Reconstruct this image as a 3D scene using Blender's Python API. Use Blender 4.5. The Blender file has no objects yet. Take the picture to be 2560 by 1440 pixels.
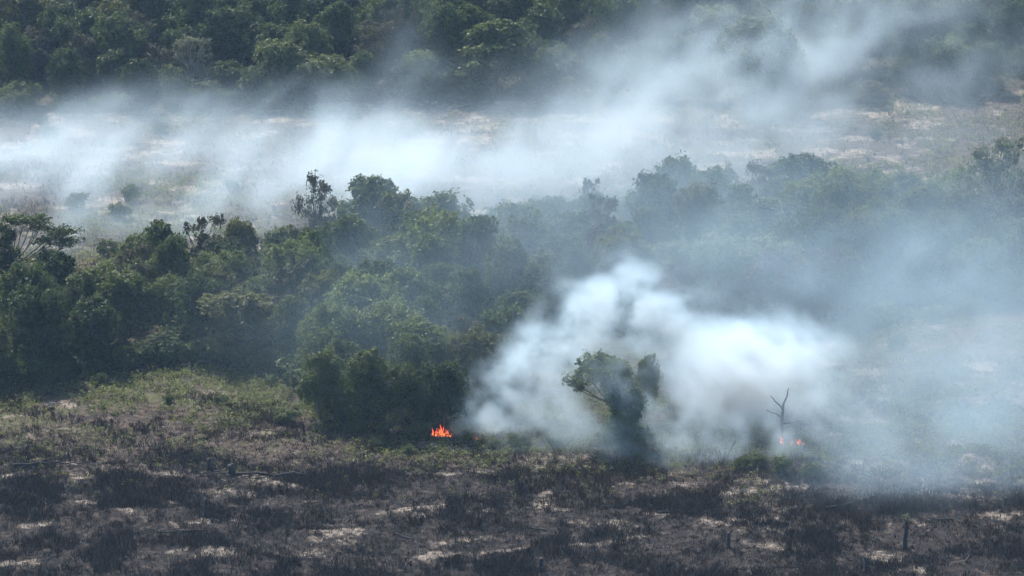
import bpy, math, random
import numpy as np

# ------------------------------------------------------------------ camera, world, sun, exposure
SC = bpy.context.scene
COL = SC.collection
R = math.radians
H, PITCH, HFOV = 100.0, 14.0, 14.0
cam_d = bpy.data.cameras.new('camera')
cam_d.sensor_width = 36.0
cam_d.lens = 18.0 / math.tan(R(HFOV / 2))
cam_d.clip_start = 1.0
cam_d.clip_end = 9000.0
cam = bpy.data.objects.new('camera', cam_d)
COL.objects.link(cam)
cam.location = (0, 0, H)
cam.rotation_euler = (R(90 - PITCH), 0, 0)
SC.camera = cam

SUN_EL, SUN_AZ = 47.0, -24.0          # high, beyond the scene and a little to the left
world = bpy.data.worlds.new('World')
SC.world = world
world.use_nodes = True
wn = world.node_tree
bg = wn.nodes['Background']
sky = wn.nodes.new('ShaderNodeTexSky')
sky.sky_type = 'NISHITA'
sky.sun_disc = False
sky.sun_elevation = R(SUN_EL)
sky.sun_rotation = R(SUN_AZ)
sky.dust_density = 1.0
wn.links.new(sky.outputs[0], bg.inputs[0])
bg.inputs[1].default_value = 0.11
sun_d = bpy.data.lights.new('sun', 'SUN')
sun_d.energy = 5.0
sun_d.angle = R(0.6)
sun_d.color = (1.0, 0.96, 0.91)
sun = bpy.data.objects.new('sun', sun_d)
COL.objects.link(sun)
sun.location = (-60, 700, 300)
sun.rotation_euler = (R(90 - SUN_EL), 0, R(180 - SUN_AZ))
# the lamp shines along its local -Z: set it explicitly from the sun's direction
from mathutils import Vector
sd = Vector((math.sin(R(SUN_AZ)) * math.cos(R(SUN_EL)), math.cos(R(SUN_AZ)) * math.cos(R(SUN_EL)), math.sin(R(SUN_EL))))
sun.rotation_euler = sd.to_track_quat('Z', 'Y').to_euler()

vs = SC.view_settings
vs.view_transform = 'Standard'
vs.look = 'None'
vs.exposure = 0.68
vs.gamma = 1.0
vs.use_curve_mapping = False
cy = SC.cycles
cy.use_denoising = True
cy.denoiser = 'OPENIMAGEDENOISE'
cy.denoising_input_passes = 'RGB_ALBEDO_NORMAL'
cy.max_bounces = 8
cy.use_adaptive_sampling = True
cy.adaptive_threshold = 0.02
cy.adaptive_min_samples = 24
cy.diffuse_bounces = 2
cy.glossy_bounces = 1
cy.transmission_bounces = 3
cy.volume_bounces = 3
cy.transparent_max_bounces = 96
cy.volume_step_rate = 2.5
cy.volume_max_steps = 256
cy.caustics_reflective = False
cy.caustics_refractive = False

# ------------------------------------------------------------------ pixel <-> place
FPX = 1280.0 / math.tan(R(HFOV / 2))
CP, SP = math.cos(R(PITCH)), math.sin(R(PITCH))


def ray(px, py):
    dx, dy = (px - 1280.0) / FPX, (720.0 - py) / FPX
    return np.array([dx, CP + dy * SP, -SP + dy * CP])


def at(px, py, Y):
    d = ray(px, py)
    t = Y / d[1]
    return np.array([d[0] * t, Y, H + d[2] * t])


# ------------------------------------------------------------------ noise in numpy
_rng = np.random.RandomState(7)
_TAB = _rng.rand(64, 64, 64).astype(np.float32)


def noise3(x, y, z):
    xi, yi, zi = np.floor(x).astype(np.int32), np.floor(y).astype(np.int32), np.floor(z).astype(np.int32)
    fx, fy, fz = (x - xi).astype(np.float32), (y - yi).astype(np.float32), (z - zi).astype(np.float32)
    fx = fx * fx * (3 - 2 * fx); fy = fy * fy * (3 - 2 * fy); fz = fz * fz * (3 - 2 * fz)
    x0, y0, z0 = xi & 63, yi & 63, zi & 63
    x1, y1, z1 = (xi + 1) & 63, (yi + 1) & 63, (zi + 1) & 63
    T = _TAB
    a = T[x0, y0, z0] * (1 - fx) + T[x1, y0, z0] * fx
    b = T[x0, y1, z0] * (1 - fx) + T[x1, y1, z0] * fx
    c = T[x0, y0, z1] * (1 - fx) + T[x1, y0, z1] * fx
    d = T[x0, y1, z1] * (1 - fx) + T[x1, y1, z1] * fx
    a = a * (1 - fy) + b * fy
    c = c * (1 - fy) + d * fy
    return a * (1 - fz) + c * fz


def fbm(x, y, z=None, octaves=4, gain=0.5):
    if z is None:
        z = np.zeros_like(x) + 0.37
    s = 0; amp = 1.0; tot = 0
    for o in range(octaves):
        s = s + amp * noise3(x + 17.3 * o, y + 5.1 * o, z + 9.7 * o)
        tot += amp; amp *= gain
        x = x * 2.03; y = y * 2.03; z = z * 2.03
    return s / tot


def sstep(a, b, v):
    t = np.clip((v - a) / (b - a), 0, 1)
    return t * t * (3 - 2 * t)


# ------------------------------------------------------------------ terrain
HILL0, HILL = 493.0, 0.15
MOUNDS = []     # x, y, radius x, radius y, height


def hill(y):
    t = np.asarray(y, dtype=float) - HILL0
    return HILL * (np.sqrt(t * t + 36.0) + t) * 0.5 * np.clip((3000 - y) / 2000, 0, 1) * np.clip(1 - t / 900, 0.0, 1)


def terrain(x, y):
    x = np.asarray(x, dtype=float); y = np.asarray(y, dtype=float)
    z = hill(y)
    z = z + 1.5 * (fbm(x / 31 + 3, y / 31 + 8, octaves=2) - 0.5)
    near = np.clip((395 - y) / 30, 0.35, 1)
    z = z + near * 0.75 * (fbm(x / 6.5 + 40, y / 5.0 + 11, octaves=3) - 0.5)
    z = z + near * 0.22 * (fbm(x / 1.7 + 4, y / 1.5 + 21, octaves=2) - 0.5)
    for (mx, my, rx, ry, h) in MOUNDS:
        z = z + h * np.exp(-((x - mx) / rx) ** 2 - ((y - my) / ry) ** 2)
    return z


def ground(px, py):
    d = ray(px, py)
    Y = 100 * d[1] / -d[2]
    for _ in range(8):
        p = at(px, py, Y)
        z = float(terrain(np.array([p[0]]), np.array([Y]))[0])
        Y = (H - z) * d[1] / -d[2]
    p = at(px, py, Y)
    return p


def pxm(Y):           # photo pixels per metre at distance Y
    return FPX * CP / (Y * 1.03)


def project(x, y, z):
    vy, vz = y, z - H
    f = vy * CP - vz * SP
    u = vy * SP + vz * CP
    return 1280 + FPX * x / f, 720 - FPX * u / f


_m = []
for (px, py, rx, ry, h) in [(1040, 1283, 2.6, 1.8, 0.55), (680, 1212, 2.4, 1.5, 0.5), (1540, 1320, 2.2, 1.6, 0.4),
                            (1390, 1150, 3.5, 2.5, 0.7), (350, 1290, 2.6, 1.6, 0.35), (800, 1345, 3.0, 1.8, 0.4),
                            (560, 1385, 3.0, 1.7, 0.4), (2330, 1245, 3.0, 2.0, 0.6), (1650, 1195, 2.5, 1.6, 0.45),
                            (1990, 1170, 3.2, 2.4, 0.9), (2440, 1150, 2.0, 2.0, 0.7), (300, 1170, 7, 1.3, 0.35),
                            (1900, 1330, 3.0, 2.0, 0.45), (2450, 1010, 3.0, 3.0, 0.7)]:
    q = at(px, py, 100 * ray(px, py)[1] / -ray(px, py)[2])
    _m.append((q[0], q[1], rx, ry, h))
MOUNDS = _m


# ------------------------------------------------------------------ materials
def mat(name):
    m = bpy.data.materials.new(name)
    m.use_nodes = True
    return m, m.node_tree.nodes, m.node_tree.links, m.node_tree.nodes['Principled BSDF']


def ramp(N, stops):
    r = N.new('ShaderNodeValToRGB')
    e = r.color_ramp.elements
    while len(e) < len(stops):
        e.new(0.5)
    for el, (p, c) in zip(e, stops):
        el.position = p
        el.color = (*c, 1)
    return r


def leaf_mat(name, dark, light, trans=0.38, rough=0.5, tint=0.3):
    m, N, L, P = mat(name)
    at_ = N.new('ShaderNodeAttribute'); at_.attribute_name = 'shade'
    oi = N.new('ShaderNodeObjectInfo')
    add = N.new('ShaderNodeMath'); add.operation = 'MULTIPLY_ADD'
    L.new(oi.outputs['Random'], add.inputs[0]); add.inputs[1].default_value = tint; L.new(at_.outputs['Fac'], add.inputs[2])
    r = ramp(N, [(0.0, dark), (1.0, light)])
    L.new(add.outputs[0], r.inputs[0])
    L.new(r.outputs[0], P.inputs['Base Color'])
    P.inputs['Roughness'].default_value = rough
    P.inputs['Specular IOR Level'].default_value = 0.14
    tr = N.new('ShaderNodeBsdfTranslucent')
    hs = N.new('ShaderNodeHueSaturation'); hs.inputs['Value'].default_value = 1.25; hs.inputs['Saturation'].default_value = 1.1
    L.new(r.outputs[0], hs.inputs['Color']); L.new(hs.outputs[0], tr.inputs['Color'])
    mx = N.new('ShaderNodeMixShader'); mx.inputs[0].default_value = trans
    L.new(P.outputs[0], mx.inputs[1]); L.new(tr.outputs[0], mx.inputs[2])
    L.new(mx.outputs[0], N['Material Output'].inputs['Surface'])
    return m


def bark_mat(name, a, b, scale=6.0):
    m, N, L, P = mat(name)
    tc = N.new('ShaderNodeTexCoord')
    n = N.new('ShaderNodeTexNoise'); n.inputs['Scale'].default_value = scale; n.inputs['Detail'].default_value = 4
    L.new(tc.outputs['Object'], n.inputs['Vector'])
    r = ramp(N, [(0.3, a), (0.7, b)])
    L.new(n.outputs[0], r.inputs[0]); L.new(r.outputs[0], P.inputs['Base Color'])
    P.inputs['Roughness'].default_value = 0.9
    bp = N.new('ShaderNodeBump'); bp.inputs['Strength'].default_value = 0.5
    L.new(n.outputs[0], bp.inputs['Height']); L.new(bp.outputs[0], P.inputs['Normal'])
    return m


M = {
    'deep': leaf_mat('leaf_deep_green', (0.016, 0.033, 0.012), (0.092, 0.130, 0.036)),
    'mid': leaf_mat('leaf_mid_green', (0.024, 0.043, 0.015), (0.130, 0.168, 0.048)),
    'bright': leaf_mat('leaf_bright_green', (0.036, 0.060, 0.021), (0.185, 0.225, 0.076)),
    'olive': leaf_mat('leaf_olive', (0.045, 0.055, 0.018), (0.150, 0.160, 0.048)),
    'brown': leaf_mat('leaf_dry_brown', (0.038, 0.042, 0.026), (0.125, 0.122, 0.070)),
    'scorch': leaf_mat('leaf_scorched', (0.050, 0.034, 0.030), (0.125, 0.085, 0.070), trans=0.2),
    'pale': leaf_mat('leaf_pale', (0.075, 0.090, 0.055), (0.210, 0.230, 0.150)),
    'weed': leaf_mat('leaf_weed', (0.040, 0.066, 0.022), (0.170, 0.185, 0.060)),
    'bark': bark_mat('bark_brown', (0.055, 0.042, 0.034), (0.13, 0.105, 0.085)),
    'palebark': bark_mat('bark_pale', (0.22, 0.20, 0.17), (0.42, 0.39, 0.34)),
    'char': bark_mat('charred_wood', (0.010, 0.009, 0.010), (0.045, 0.040, 0.040)),
}

# ------------------------------------------------------------------ object helpers


def link(o, parent=None):
    COL.objects.link(o)
    if parent is not None:
        o.parent = parent
    return o


def tag(o, label=None, cat=None, group=None, kind=None):
    if label: o['label'] = label
    if cat: o['category'] = cat
    if group: o['group'] = group
    if kind: o['kind'] = kind
    return o


def quads_mesh(name, V, F, material, shade=None, smooth=False):
    me = bpy.data.meshes.new(name)
    V = np.ascontiguousarray(V, dtype=np.float32); F = np.ascontiguousarray(F, dtype=np.int32)
    k = F.shape[1]
    me.vertices.add(len(V)); me.vertices.foreach_set('co', V.ravel())
    me.loops.add(F.size); me.loops.foreach_set('vertex_index', F.ravel())
    me.polygons.add(len(F))
    me.polygons.foreach_set('loop_start', np.arange(len(F), dtype=np.int32) * k)
    if smooth:
        me.polygons.foreach_set('use_smooth', np.ones(len(F), dtype=bool))
    me.update(calc_edges=True)
    if shade is not None:
        a = me.attributes.new('shade', 'FLOAT', 'FACE' if len(shade) == len(F) else 'POINT')
        a.data.foreach_set('value', np.ascontiguousarray(shade, dtype=np.float32))
    if material is not None:
        me.materials.append(material)
    return me


def tube(pts, radii, n=6):
    pts = np.asarray(pts, float)
    V = []; F = []
    for i, p in enumerate(pts):
        d = pts[min(i + 1, len(pts) - 1)] - pts[max(i - 1, 0)]
        d = d / (np.linalg.norm(d) + 1e-9)
        a = np.cross(d, [0.13, 0.97, 0.2]); a /= np.linalg.norm(a) + 1e-9
        b = np.cross(d, a)
        for k in range(n):
            t = 2 * math.pi * k / n
            V.append(p + radii[i] * (math.cos(t) * a + math.sin(t) * b))
    for i in range(len(pts) - 1):
        for k in range(n):
            F.append((i * n + k, i * n + (k + 1) % n, (i + 1) * n + (k + 1) % n, (i + 1) * n + k))
    for i, off in ((0, 0), (1, (len(pts) - 1) * n)):       # end caps
        V.append(pts[0] if i == 0 else pts[-1])
        c = len(V) - 1
        for k in range(0, n, 2):
            f = (c, off + k, off + (k + 1) % n, off + (k + 2) % n)
            F.append(f if i else f[::-1])
    return np.array(V), np.array(F, dtype=np.int32)


def merge(parts):
    V = []; F = []; o = 0
    for v, f in parts:
        V.append(v); F.append(f + o); o += len(v)
    return np.concatenate(V), np.concatenate(F)


def wiggle(p0, p1, n, amp, rng, sag=0.0):
    p0 = np.asarray(p0, float); p1 = np.asarray(p1, float)
    t = np.linspace(0, 1, n)[:, None]
    P = p0 + (p1 - p0) * t
    off = rng.normal(0, amp, (n, 3)) * np.sin(t * math.pi) ** 0.5
    P = P + off
    P[:, 2] -= sag * (np.sin(t[:, 0] * math.pi))
    P[0] = p0; P[-1] = p1
    return P


def leaves(C, Nrm, L, W, rng, droop=0.15):
    """one folded rhombic leaf at every centre C, facing Nrm"""
    n = len(C)
    rv = rng.normal(size=(n, 3))
    a = np.cross(Nrm, rv); a /= np.linalg.norm(a, axis=1, keepdims=True) + 1e-9
    b = np.cross(Nrm, a)
    L = L[:, None]; W = W[:, None]
    v0 = C - a * L * 0.5
    v1 = C + b * W * 0.5 + Nrm * W * 0.22
    v2 = C + a * L * 0.5 - Nrm * L * droop
    v3 = C - b * W * 0.5 + Nrm * W * 0.22
    V = np.stack([v0, v1, v2, v3], 1).reshape(-1, 3)
    F = np.arange(4 * n, dtype=np.int32).reshape(-1, 4)
    return V, F


def norm(v):
    return v / (np.linalg.norm(v, axis=1, keepdims=True) + 1e-9)


def crown(lobes, n, size, rng, lump=0.3, inner=0.25, up=0.45, clump=0.55):
    """leaves spread through ellipsoid lobes: mostly in knobbly outer shells, some inside"""
    w = np.array([l[3] * l[4] + l[3] * l[5] for l in lobes]); w = w / w.sum()
    idx = rng.choice(len(lobes), n, p=w)
    Lb = np.array(lobes)[idx]
    d = norm(rng.normal(size=(n, 3)))
    low = (d[:, 2] < -0.35)
    d[low, 2] *= rng.choice([-1, 1], low.sum(), p=[0.7, 0.3])
    # knobs: pull leaves toward a set of twig directions so that they gather in sprays
    K = 26
    tw = norm(rng.normal(size=(K * len(lobes), 3))).reshape(len(lobes), K, 3)
    tw_r = 1 + lump * rng.uniform(-1, 1, (len(lobes), K))
    T = tw[idx]                                            # n,K,3
    dots = np.einsum('nk,njk->nj', d, T)
    best = dots.argmax(1)
    bt = T[np.arange(n), best]
    d = norm(d * (1 - clump) + bt * clump + rng.normal(0, 0.10, (n, 3)))
    rad = tw_r[idx, best] * (1 - 0.30 * rng.rand(n) ** 1.5)
    ins = rng.rand(n) < inner
    rad[ins] *= rng.uniform(0.35, 0.9, ins.sum())
    sprig = rng.rand(len(lobes), K)[idx, best] < 0.16                 # some sprays poke well out of the crown
    rad[sprig & ~ins] *= 1.0 + 0.45 * rng.rand((sprig & ~ins).sum())
    C = Lb[:, :3] + d * Lb[:, 3:6] * rad[:, None]
    C = C + 0.35 * lump * Lb[:, 3:4] * np.stack([fbm(C[:, 0] * 1.3 + q, C[:, 1] * 1.3 + 2 * q, C[:, 2] * 1.3, 2) - .5 for q in (1.0, 8.0, 15.0)], 1) * 6
    Nm = norm(d * 0.55 + np.array([0, 0, up]) + rng.normal(0, 0.55, (n, 3)))
    L = size * rng.uniform(0.65, 1.35, n); W = L * rng.uniform(0.42, 0.65, n)
    V, F = leaves(C, Nm, L, W, rng)
    tone = rng.rand(len(lobes), K)[idx, best]
    shade = 0.55 * tone * 0.6 + 0.45 * rng.rand(n) + 0.02
    shade = np.where(rng.rand(n) < 0.02, shade + 0.25, shade * 0.9)
    return V, F, shade


def strands(pts, length, n, size, rng):
    """hanging creeper strands"""
    C = []
    for p in pts:
        ln = length * rng.uniform(0.4, 1.1)
        k = int(n * ln / length)
        t = rng.rand(k)
        c = np.stack([p[0] + rng.normal(0, 0.13, k), p[1] + rng.normal(0, 0.13, k), p[2] - t * ln], 1)
        C.append(c)
    C = np.concatenate(C)
    C = C[C[:, 2] > 0.05]
    m = len(C)
    Nm = norm(rng.normal(0, 0.6, (m, 3)) + np.array([0, -0.3, 0.5]))
    L = size * rng.uniform(0.6, 1.2, m)
    V, F = leaves(C, Nm, L, L * 0.6, rng)
    return V, F, 0.15 + 0.6 * rng.rand(m)


def join_leaves(items):
    V = []; F = []; S = []; o = 0
    for v, f, s in items:
        V.append(v); F.append(f + o); S.append(s); o += len(v)
    return np.concatenate(V), np.concatenate(F), np.concatenate(S)


def skeleton(height, lobes, r0, rng, base=0.35, twigs=3):
    """tapered trunk and a limb to every lobe, with smaller twigs"""
    top = np.array([rng.uniform(-.3, .3), rng.uniform(-.3, .3), height * 0.72])
    tr = wiggle((0, 0, -0.25), top, 7, 0.09, rng)
    parts = [tube(tr, np.linspace(r0, r0 * 0.35, 7), 7)]
    for l in lobes:
        c = np.array(l[:3])
        s = tr[min(6, max(1, int(1 + 5 * base + rng.randint(0, 3))))]
        pts = wiggle(s, c, 5, 0.10, rng, sag=0.15)
        parts.append(tube(pts, np.linspace(r0 * 0.45, r0 * 0.16, 5), 5))
        for _ in range(twigs):
            e = c + norm(rng.normal(size=(1, 3)))[0] * np.array(l[3:6]) * 0.8
            parts.append(tube(wiggle(c * 0.75 + s * 0.25, e, 4, 0.06, rng), np.linspace(r0 * 0.16, r0 * 0.05, 4), 4))
    return merge(parts)


class Kind:
    def __init__(self, trunk, crown_, h):
        self.trunk, self.crown, self.h = trunk, crown_, h


def lobes_round(rng, h, w, n, low=0.45):
    out = [(0, 0, h * 0.66, w * 0.36, w * 0.36, h * 0.26)]
    for k in range(n):
        a = 2 * math.pi * (k + rng.rand() * 0.7) / n
        rr = w * rng.uniform(0.22, 0.36)
        z = h * rng.uniform(low, 0.85)
        s = w * rng.uniform(0.15, 0.25)
        out.append((rr * math.cos(a), rr * math.sin(a), z, s, s, s * rng.uniform(0.75, 1.0)))
    for k in range(4):
        s = w * rng.uniform(0.12, 0.19)
        out.append((rng.uniform(-.16, .16) * w, rng.uniform(-.16, .16) * w, h - s * 0.9, s, s, s * 0.9))
    return out


def make_kind(style, seed, m, bark='bark'):
    rng = np.random.RandomState(seed)
    h = 7.0
    if style == 'round':
        lb = lobes_round(rng, h, 6.0, 12, 0.22)
        items = [crown(lb, 14500, 0.26, rng)]
        r0 = 0.16
    elif style == 'dense':
        lb = lobes_round(rng, h, 5.4, 12, 0.15)
        items = [crown(lb, 14500, 0.24, rng, lump=0.28)]
        r0 = 0.16
    elif style == 'wide':
        lb = lobes_round(rng, h, 7.4, 13, 0.28)
        items = [crown(lb, 15000, 0.28, rng, lump=0.3)]
        r0 = 0.2
    elif style == 'draped':
        lb = [(0, 0, h * 0.55, 1.7, 1.6, h * 0.42)]
        for k in range(7):
            a = rng.rand() * 6.28
            s = rng.uniform(0.7, 1.25)
            lb.append((1.2 * math.cos(a), 1.2 * math.sin(a), h * rng.uniform(0.3, 0.86), s, s, s * rng.uniform(0.9, 1.7)))
        lb.append((0.2, 0.1, h * 0.86, 1.2, 1.2, 0.95))
        a = rng.rand(26) * 6.28
        st = np.stack([1.75 * np.cos(a), 1.75 * np.sin(a), h * rng.uniform(0.5, 0.82, 26)], 1)
        items = [crown(lb, 13000, 0.22, rng, lump=0.25, up=0.35), strands(st, 4.2, 70, 0.2, rng)]
        r0 = 0.15
    elif style == 'airy':
        lb = []
        for k in range(44):
            a = rng.rand() * 6.28; rr = 2.2 * rng.rand() ** 0.6
            s = rng.uniform(0.32, 0.68)
            zz = rng.uniform(0.28, 0.95); rr *= 1.15 - .5 * abs(zz - .55); lb.append((rr * math.cos(a), rr * math.sin(a), h * zz - 0.15 * rr, s, s, s * 0.85))
        items = [crown(lb, 8500, 0.21, rng, lump=0.45, inner=0.4, clump=0.6)]
        r0 = 0.13
    elif style == 'bush':
        h = 2.6
        lb = [(0, 0, 1.1, 1.3, 1.3, 1.1)]
        for k in range(7):
            a = rng.rand() * 6.28; s = rng.uniform(0.5, 0.85)
            lb.append((1.1 * math.cos(a), 1.1 * math.sin(a), rng.uniform(0.5, 1.7), s, s, s * 0.9))
        items = [crown(lb, 4200, 0.24, rng, lump=0.25)]
        r0 = 0.06
    V, F, S = join_leaves(items)
    V[:, 2] *= h / np.percentile(V[:, 2], 99.7)
    cm = quads_mesh(style + '_crown', V, F, M[m], S)
    tv, tf = skeleton(h, lb[1:] if style != 'bush' else lb[1:5], r0, rng, twigs=2)
    tm = quads_mesh(style + '_trunk', tv, tf, M[bark], smooth=True)
    return Kind(tm, cm, h)


KINDS = {
    'round_deep': [make_kind('round', 11, 'deep'), make_kind('round', 12, 'deep')],
    'round_mid': [make_kind('round', 13, 'mid'), make_kind('round', 14, 'mid')],
    'dense_deep': [make_kind('dense', 15, 'deep'), make_kind('dense', 16, 'deep')],
    'wide_bright': [make_kind('wide', 17, 'bright'), make_kind('wide', 18, 'bright')],
    'draped_mid': [make_kind('draped', 19, 'mid'), make_kind('draped', 20, 'mid')],
    'olive': [make_kind('dense', 21, 'olive'), make_kind('round', 22, 'olive')],
    'airy_brown': [make_kind('airy', 23, 'brown'), make_kind('airy', 24, 'brown')],
    'scorched': [make_kind('round', 25, 'scorch'), make_kind('airy', 26, 'scorch')],
    'airy_pale': [make_kind('airy', 27, 'pale', 'palebark')],
    'bush': [make_kind('bush', 28, 'mid'), make_kind('bush', 29, 'bright')],
    'bush_deep': [make_kind('bush', 30, 'deep')],
}
WHAT = {
    'round_deep': ('broadleaf_tree', 'dark green rounded tree'),
    'round_mid': ('broadleaf_tree', 'mid green rounded tree'),
    'dense_deep': ('dense_tree', 'very dark dense tree'),
    'wide_bright': ('spreading_tree', 'bright green spreading tree'),
    'draped_mid': ('creeper_tree', 'creeper draped green tree'),
    'olive': ('olive_tree_crown', 'yellowish olive tree'),
    'airy_brown': ('sparse_tree', 'brownish sparse tree'),
    'scorched': ('scorched_tree', 'scorched brown tree'),
    'airy_pale': ('pale_tree', 'pale sparse tree'),
    'bush': ('bush', 'green rounded bush'),
    'bush_deep': ('bush', 'dark green rounded bush'),
}
WHAT['olive'] = ('olive_green_tree', WHAT['olive'][1])
RND = random.Random(5)


def put_tree(kind, x, y, h, wf=1.0, label=None, group=None, cat=None, where='in the middle forest belt', var=None):
    name, desc = WHAT[kind]
    ks = KINDS[kind]
    k = ks[RND.randrange(len(ks))] if var is None else ks[var]
    root = bpy.data.objects.new(name, None)
    root.empty_display_size = 0.5
    link(root)
    z = float(terrain(np.array([x]), np.array([y]))[0])
    root.location = (x, y, z - 0.05)
    s = h / k.h
    root.scale = (s * wf, s * wf, s)
    root.rotation_euler = (R(RND.uniform(-3, 3)), R(RND.uniform(-3, 3)), RND.uniform(0, 6.283))
    bush = kind.startswith('bush')
    tag(root, label or desc, cat or ('bush' if bush else 'tree'), group)
    if not label:
        size = 'low ' if h < (5.6 if not bush else .9) else ('tall ' if h > (8.2 if not bush else 1.7) else '')
        LATER.append((root, size + desc, x, y, where))
    link(bpy.data.objects.new('stem' if bush else 'trunk', k.trunk), root)
    link(bpy.data.objects.new('foliage' if bush else 'crown', k.crown), root)
    return root


# ------------------------------------------------------------------ ground sheet
def in_poly(px, py, poly):
    inside = np.zeros(px.shape, bool)
    n = len(poly)
    for i in range(n):
        x1, y1 = poly[i]; x2, y2 = poly[(i + 1) % n]
        c = ((y1 > py) != (y2 > py)) & (px < (x2 - x1) * (py - y1) / (y2 - y1 + 1e-12) + x1)
        inside ^= c
    return inside


FRONT = [(-250, 990), (120, 965), (300, 935), (500, 915), (720, 935), (800, 1010), (860, 1055), (1100, 1075), (1180, 1060),
         (1260, 1000), (1340, 900), (1450, 840), (1700, 805), (2100, 800), (2200, 770), (2800, 760)]
REAR = [(2800, 565), (2300, 560), (1650, 565), (1400, 570), (1230, 620), (1200, 660), (1000, 640), (820, 665), (650, 715),
        (345, 715), (320, 790), (0, 790), (-250, 790)]
BELT = FRONT + REAR
BACKEDGE = [(-300, 288), (0, 284), (250, 282), (500, 274), (700, 262), (1000, 250), (1350, 250), (1600, 262), (1850, 272),
            (2100, 262), (2300, 240), (2560, 226), (2900, 215)]
TOPX = [-250, 0, 100, 130, 300, 330, 460, 650, 700, 800, 830, 940, 1000, 1100, 1200, 1240, 1400, 1500, 1600, 1650, 1800, 2000, 2100, 2300, 2450, 2560, 2800]
TOPY = [600, 640, 640, 620, 655, 590, 575, 620, 610, 570, 480, 460, 490, 485, 545, 520, 490, 480, 480, 430, 415, 405, 425, 435, 415, 430, 430]
BEX = [p[0] for p in BACKEDGE]; BEY = [p[1] for p in BACKEDGE]

xs = np.concatenate([[-3500, -1600, -800, -400, -220, -150, -115, -95], np.arange(-85, 85.01, 0.5), [95, 115, 150, 220, 400, 800, 1600, 3500]])
ys = np.concatenate([[-1500, -500, -100, 60, 150, 220, 260, 285], np.arange(296, 372, 0.42), np.arange(372, 500, 0.75), np.arange(500, 570, 1.6),
                     [590, 640, 720, 850, 1100, 1500, 2200, 3500]])
GX, GY = np.meshgrid(xs, ys)
GZ = terrain(GX, GY)
PX, PY = project(GX, np.maximum(GY, 200), GZ)
PX = np.clip(PX, -3000, 6000); PY = np.clip(PY, -3000, 6000)
near = in_poly(PX, PY, FRONT + [(2800, 3000), (-250, 3000)]) | (GY < 330)
belt = in_poly(PX, PY, BELT)
backf = (PY < np.interp(PX, BEX, BEY))
midf = ~near & ~belt & ~backf

n1 = fbm(GX / 3.6 + 9, GY / 3.6, octaves=4)
n2 = fbm(GX / 9 + 31, GY / 9 + 5, octaves=3)
n3 = fbm(GX / 1.4 + 3, GY / 1.4 + 77, octaves=3)
# sand: bare pale soil
thr = np.where(near, 0.64, 0.53)
thr = thr - 0.02 * sstep(1400, 2300, PX) * sstep(700, 900, PY) * near
thr = thr + 0.06 * sstep(1130, 1050, PY) * near * sstep(1300, 1000, PX)
thr = thr - 0.055 * sstep(1900, 2050, PX) * sstep(780, 840, PY) * sstep(1260, 1180, PY) * near
sand = sstep(thr - 0.09, thr + 0.12, 0.72 * n1 + 0.28 * n3)
for (mx, my, rx, ry, h) in MOUNDS:
    g = np.exp(-((GX - mx) / (rx * 0.9)) ** 2 - ((GY - my) / (ry * 0.9)) ** 2)
    sand = np.maximum(sand, 0.5 * sstep(0.25, 1.0, g + 1.0 * (n3 - 0.5)))
STREAKS = [(0, 1165, 50, 1150, .5), (90, 1145, 210, 1160, .5), (255, 1168, 370, 1173, .6), (390, 1180, 500, 1190, .6), (615, 1190, 720, 1215, 1.2), (720, 1218, 770, 1222, .6),
           (170, 1255, 250, 1257, .5), (380, 1240, 420, 1255, 1.0), (540, 1225, 600, 1240, 1.2), (285, 1270, 340, 1285, 1.1), (0, 1190, 30, 1188, .6), (60, 1315, 130, 1305, .6),
           (440, 1310, 520, 1300, 1.0), (430, 1380, 620, 1370, .9), (500, 1385, 560, 1382, .8), (720, 1390, 800, 1378, .9), (0, 1410, 80, 1405, .7), (800, 1340, 880, 1325, 1.3), (860, 1355, 900, 1358, .6),
           (965, 1282, 1110, 1266, 1.0), (1080, 1360, 1215, 1345, .7), (1050, 1392, 1150, 1380, .7), (1180, 1385, 1330, 1370, .7), (1390, 1365, 1570, 1350, .7), (1540, 1300, 1585, 1340, .9),
           (1620, 1285, 1690, 1280, .7), (1180, 1278, 1215, 1276, .6), (890, 1195, 920, 1197, .5), (1190, 1175, 1220, 1178, .6), (1310, 1190, 1370, 1192, .5), (1100, 1185, 1150, 1183, .5),
           (1630, 1190, 1710, 1180, .8), (1690, 1210, 1730, 1212, .6), (1360, 1160, 1440, 1140, 1.6), (1520, 1205, 1570, 1207, .5), (1060, 1110, 1160, 1120, .8), (1850, 1200, 1890, 1198, .6),
           (1830, 1230, 2020, 1215, .8), (1850, 1305, 1940, 1300, 1.1), (1940, 1325, 2000, 1320, .7), (1890, 1360, 2000, 1370, 1.0), (2180, 1385, 2230, 1400, 1.1), (2430, 1155, 2470, 1165, 1.2),
           (2440, 1000, 2500, 985, 1.4), (2110, 1045, 2200, 1055, .8), (2140, 1170, 2270, 1150, .8), (2320, 1230, 2440, 1245, 1.2), (2470, 1290, 2560, 1280, 1.2), (690, 1128, 730, 1130, .6),
           (630, 1085, 670, 1083, .5), (150, 1073, 230, 1074, .4), (20, 1040, 60, 1035, .6), (140, 1010, 190, 1015, .9), (520, 980, 580, 985, .9)]
for (ax_, ay_, bx_, by_, w_) in STREAKS:
    a_, b_ = ground(ax_, ay_)[:2], ground(bx_, by_)[:2]
    ab = b_ - a_
    t_ = np.clip(((GX - a_[0]) * ab[0] + (GY - a_[1]) * ab[1]) / (ab @ ab + 1e-6), 0, 1)
    dd = np.hypot(GX - a_[0] - t_ * ab[0], GY - a_[1] - t_ * ab[1]) / w_
    sand = np.maximum(sand, .80 * sstep(2.3, 0, dd * 1.15 + 3.2 * (n3 - .5)))
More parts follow.
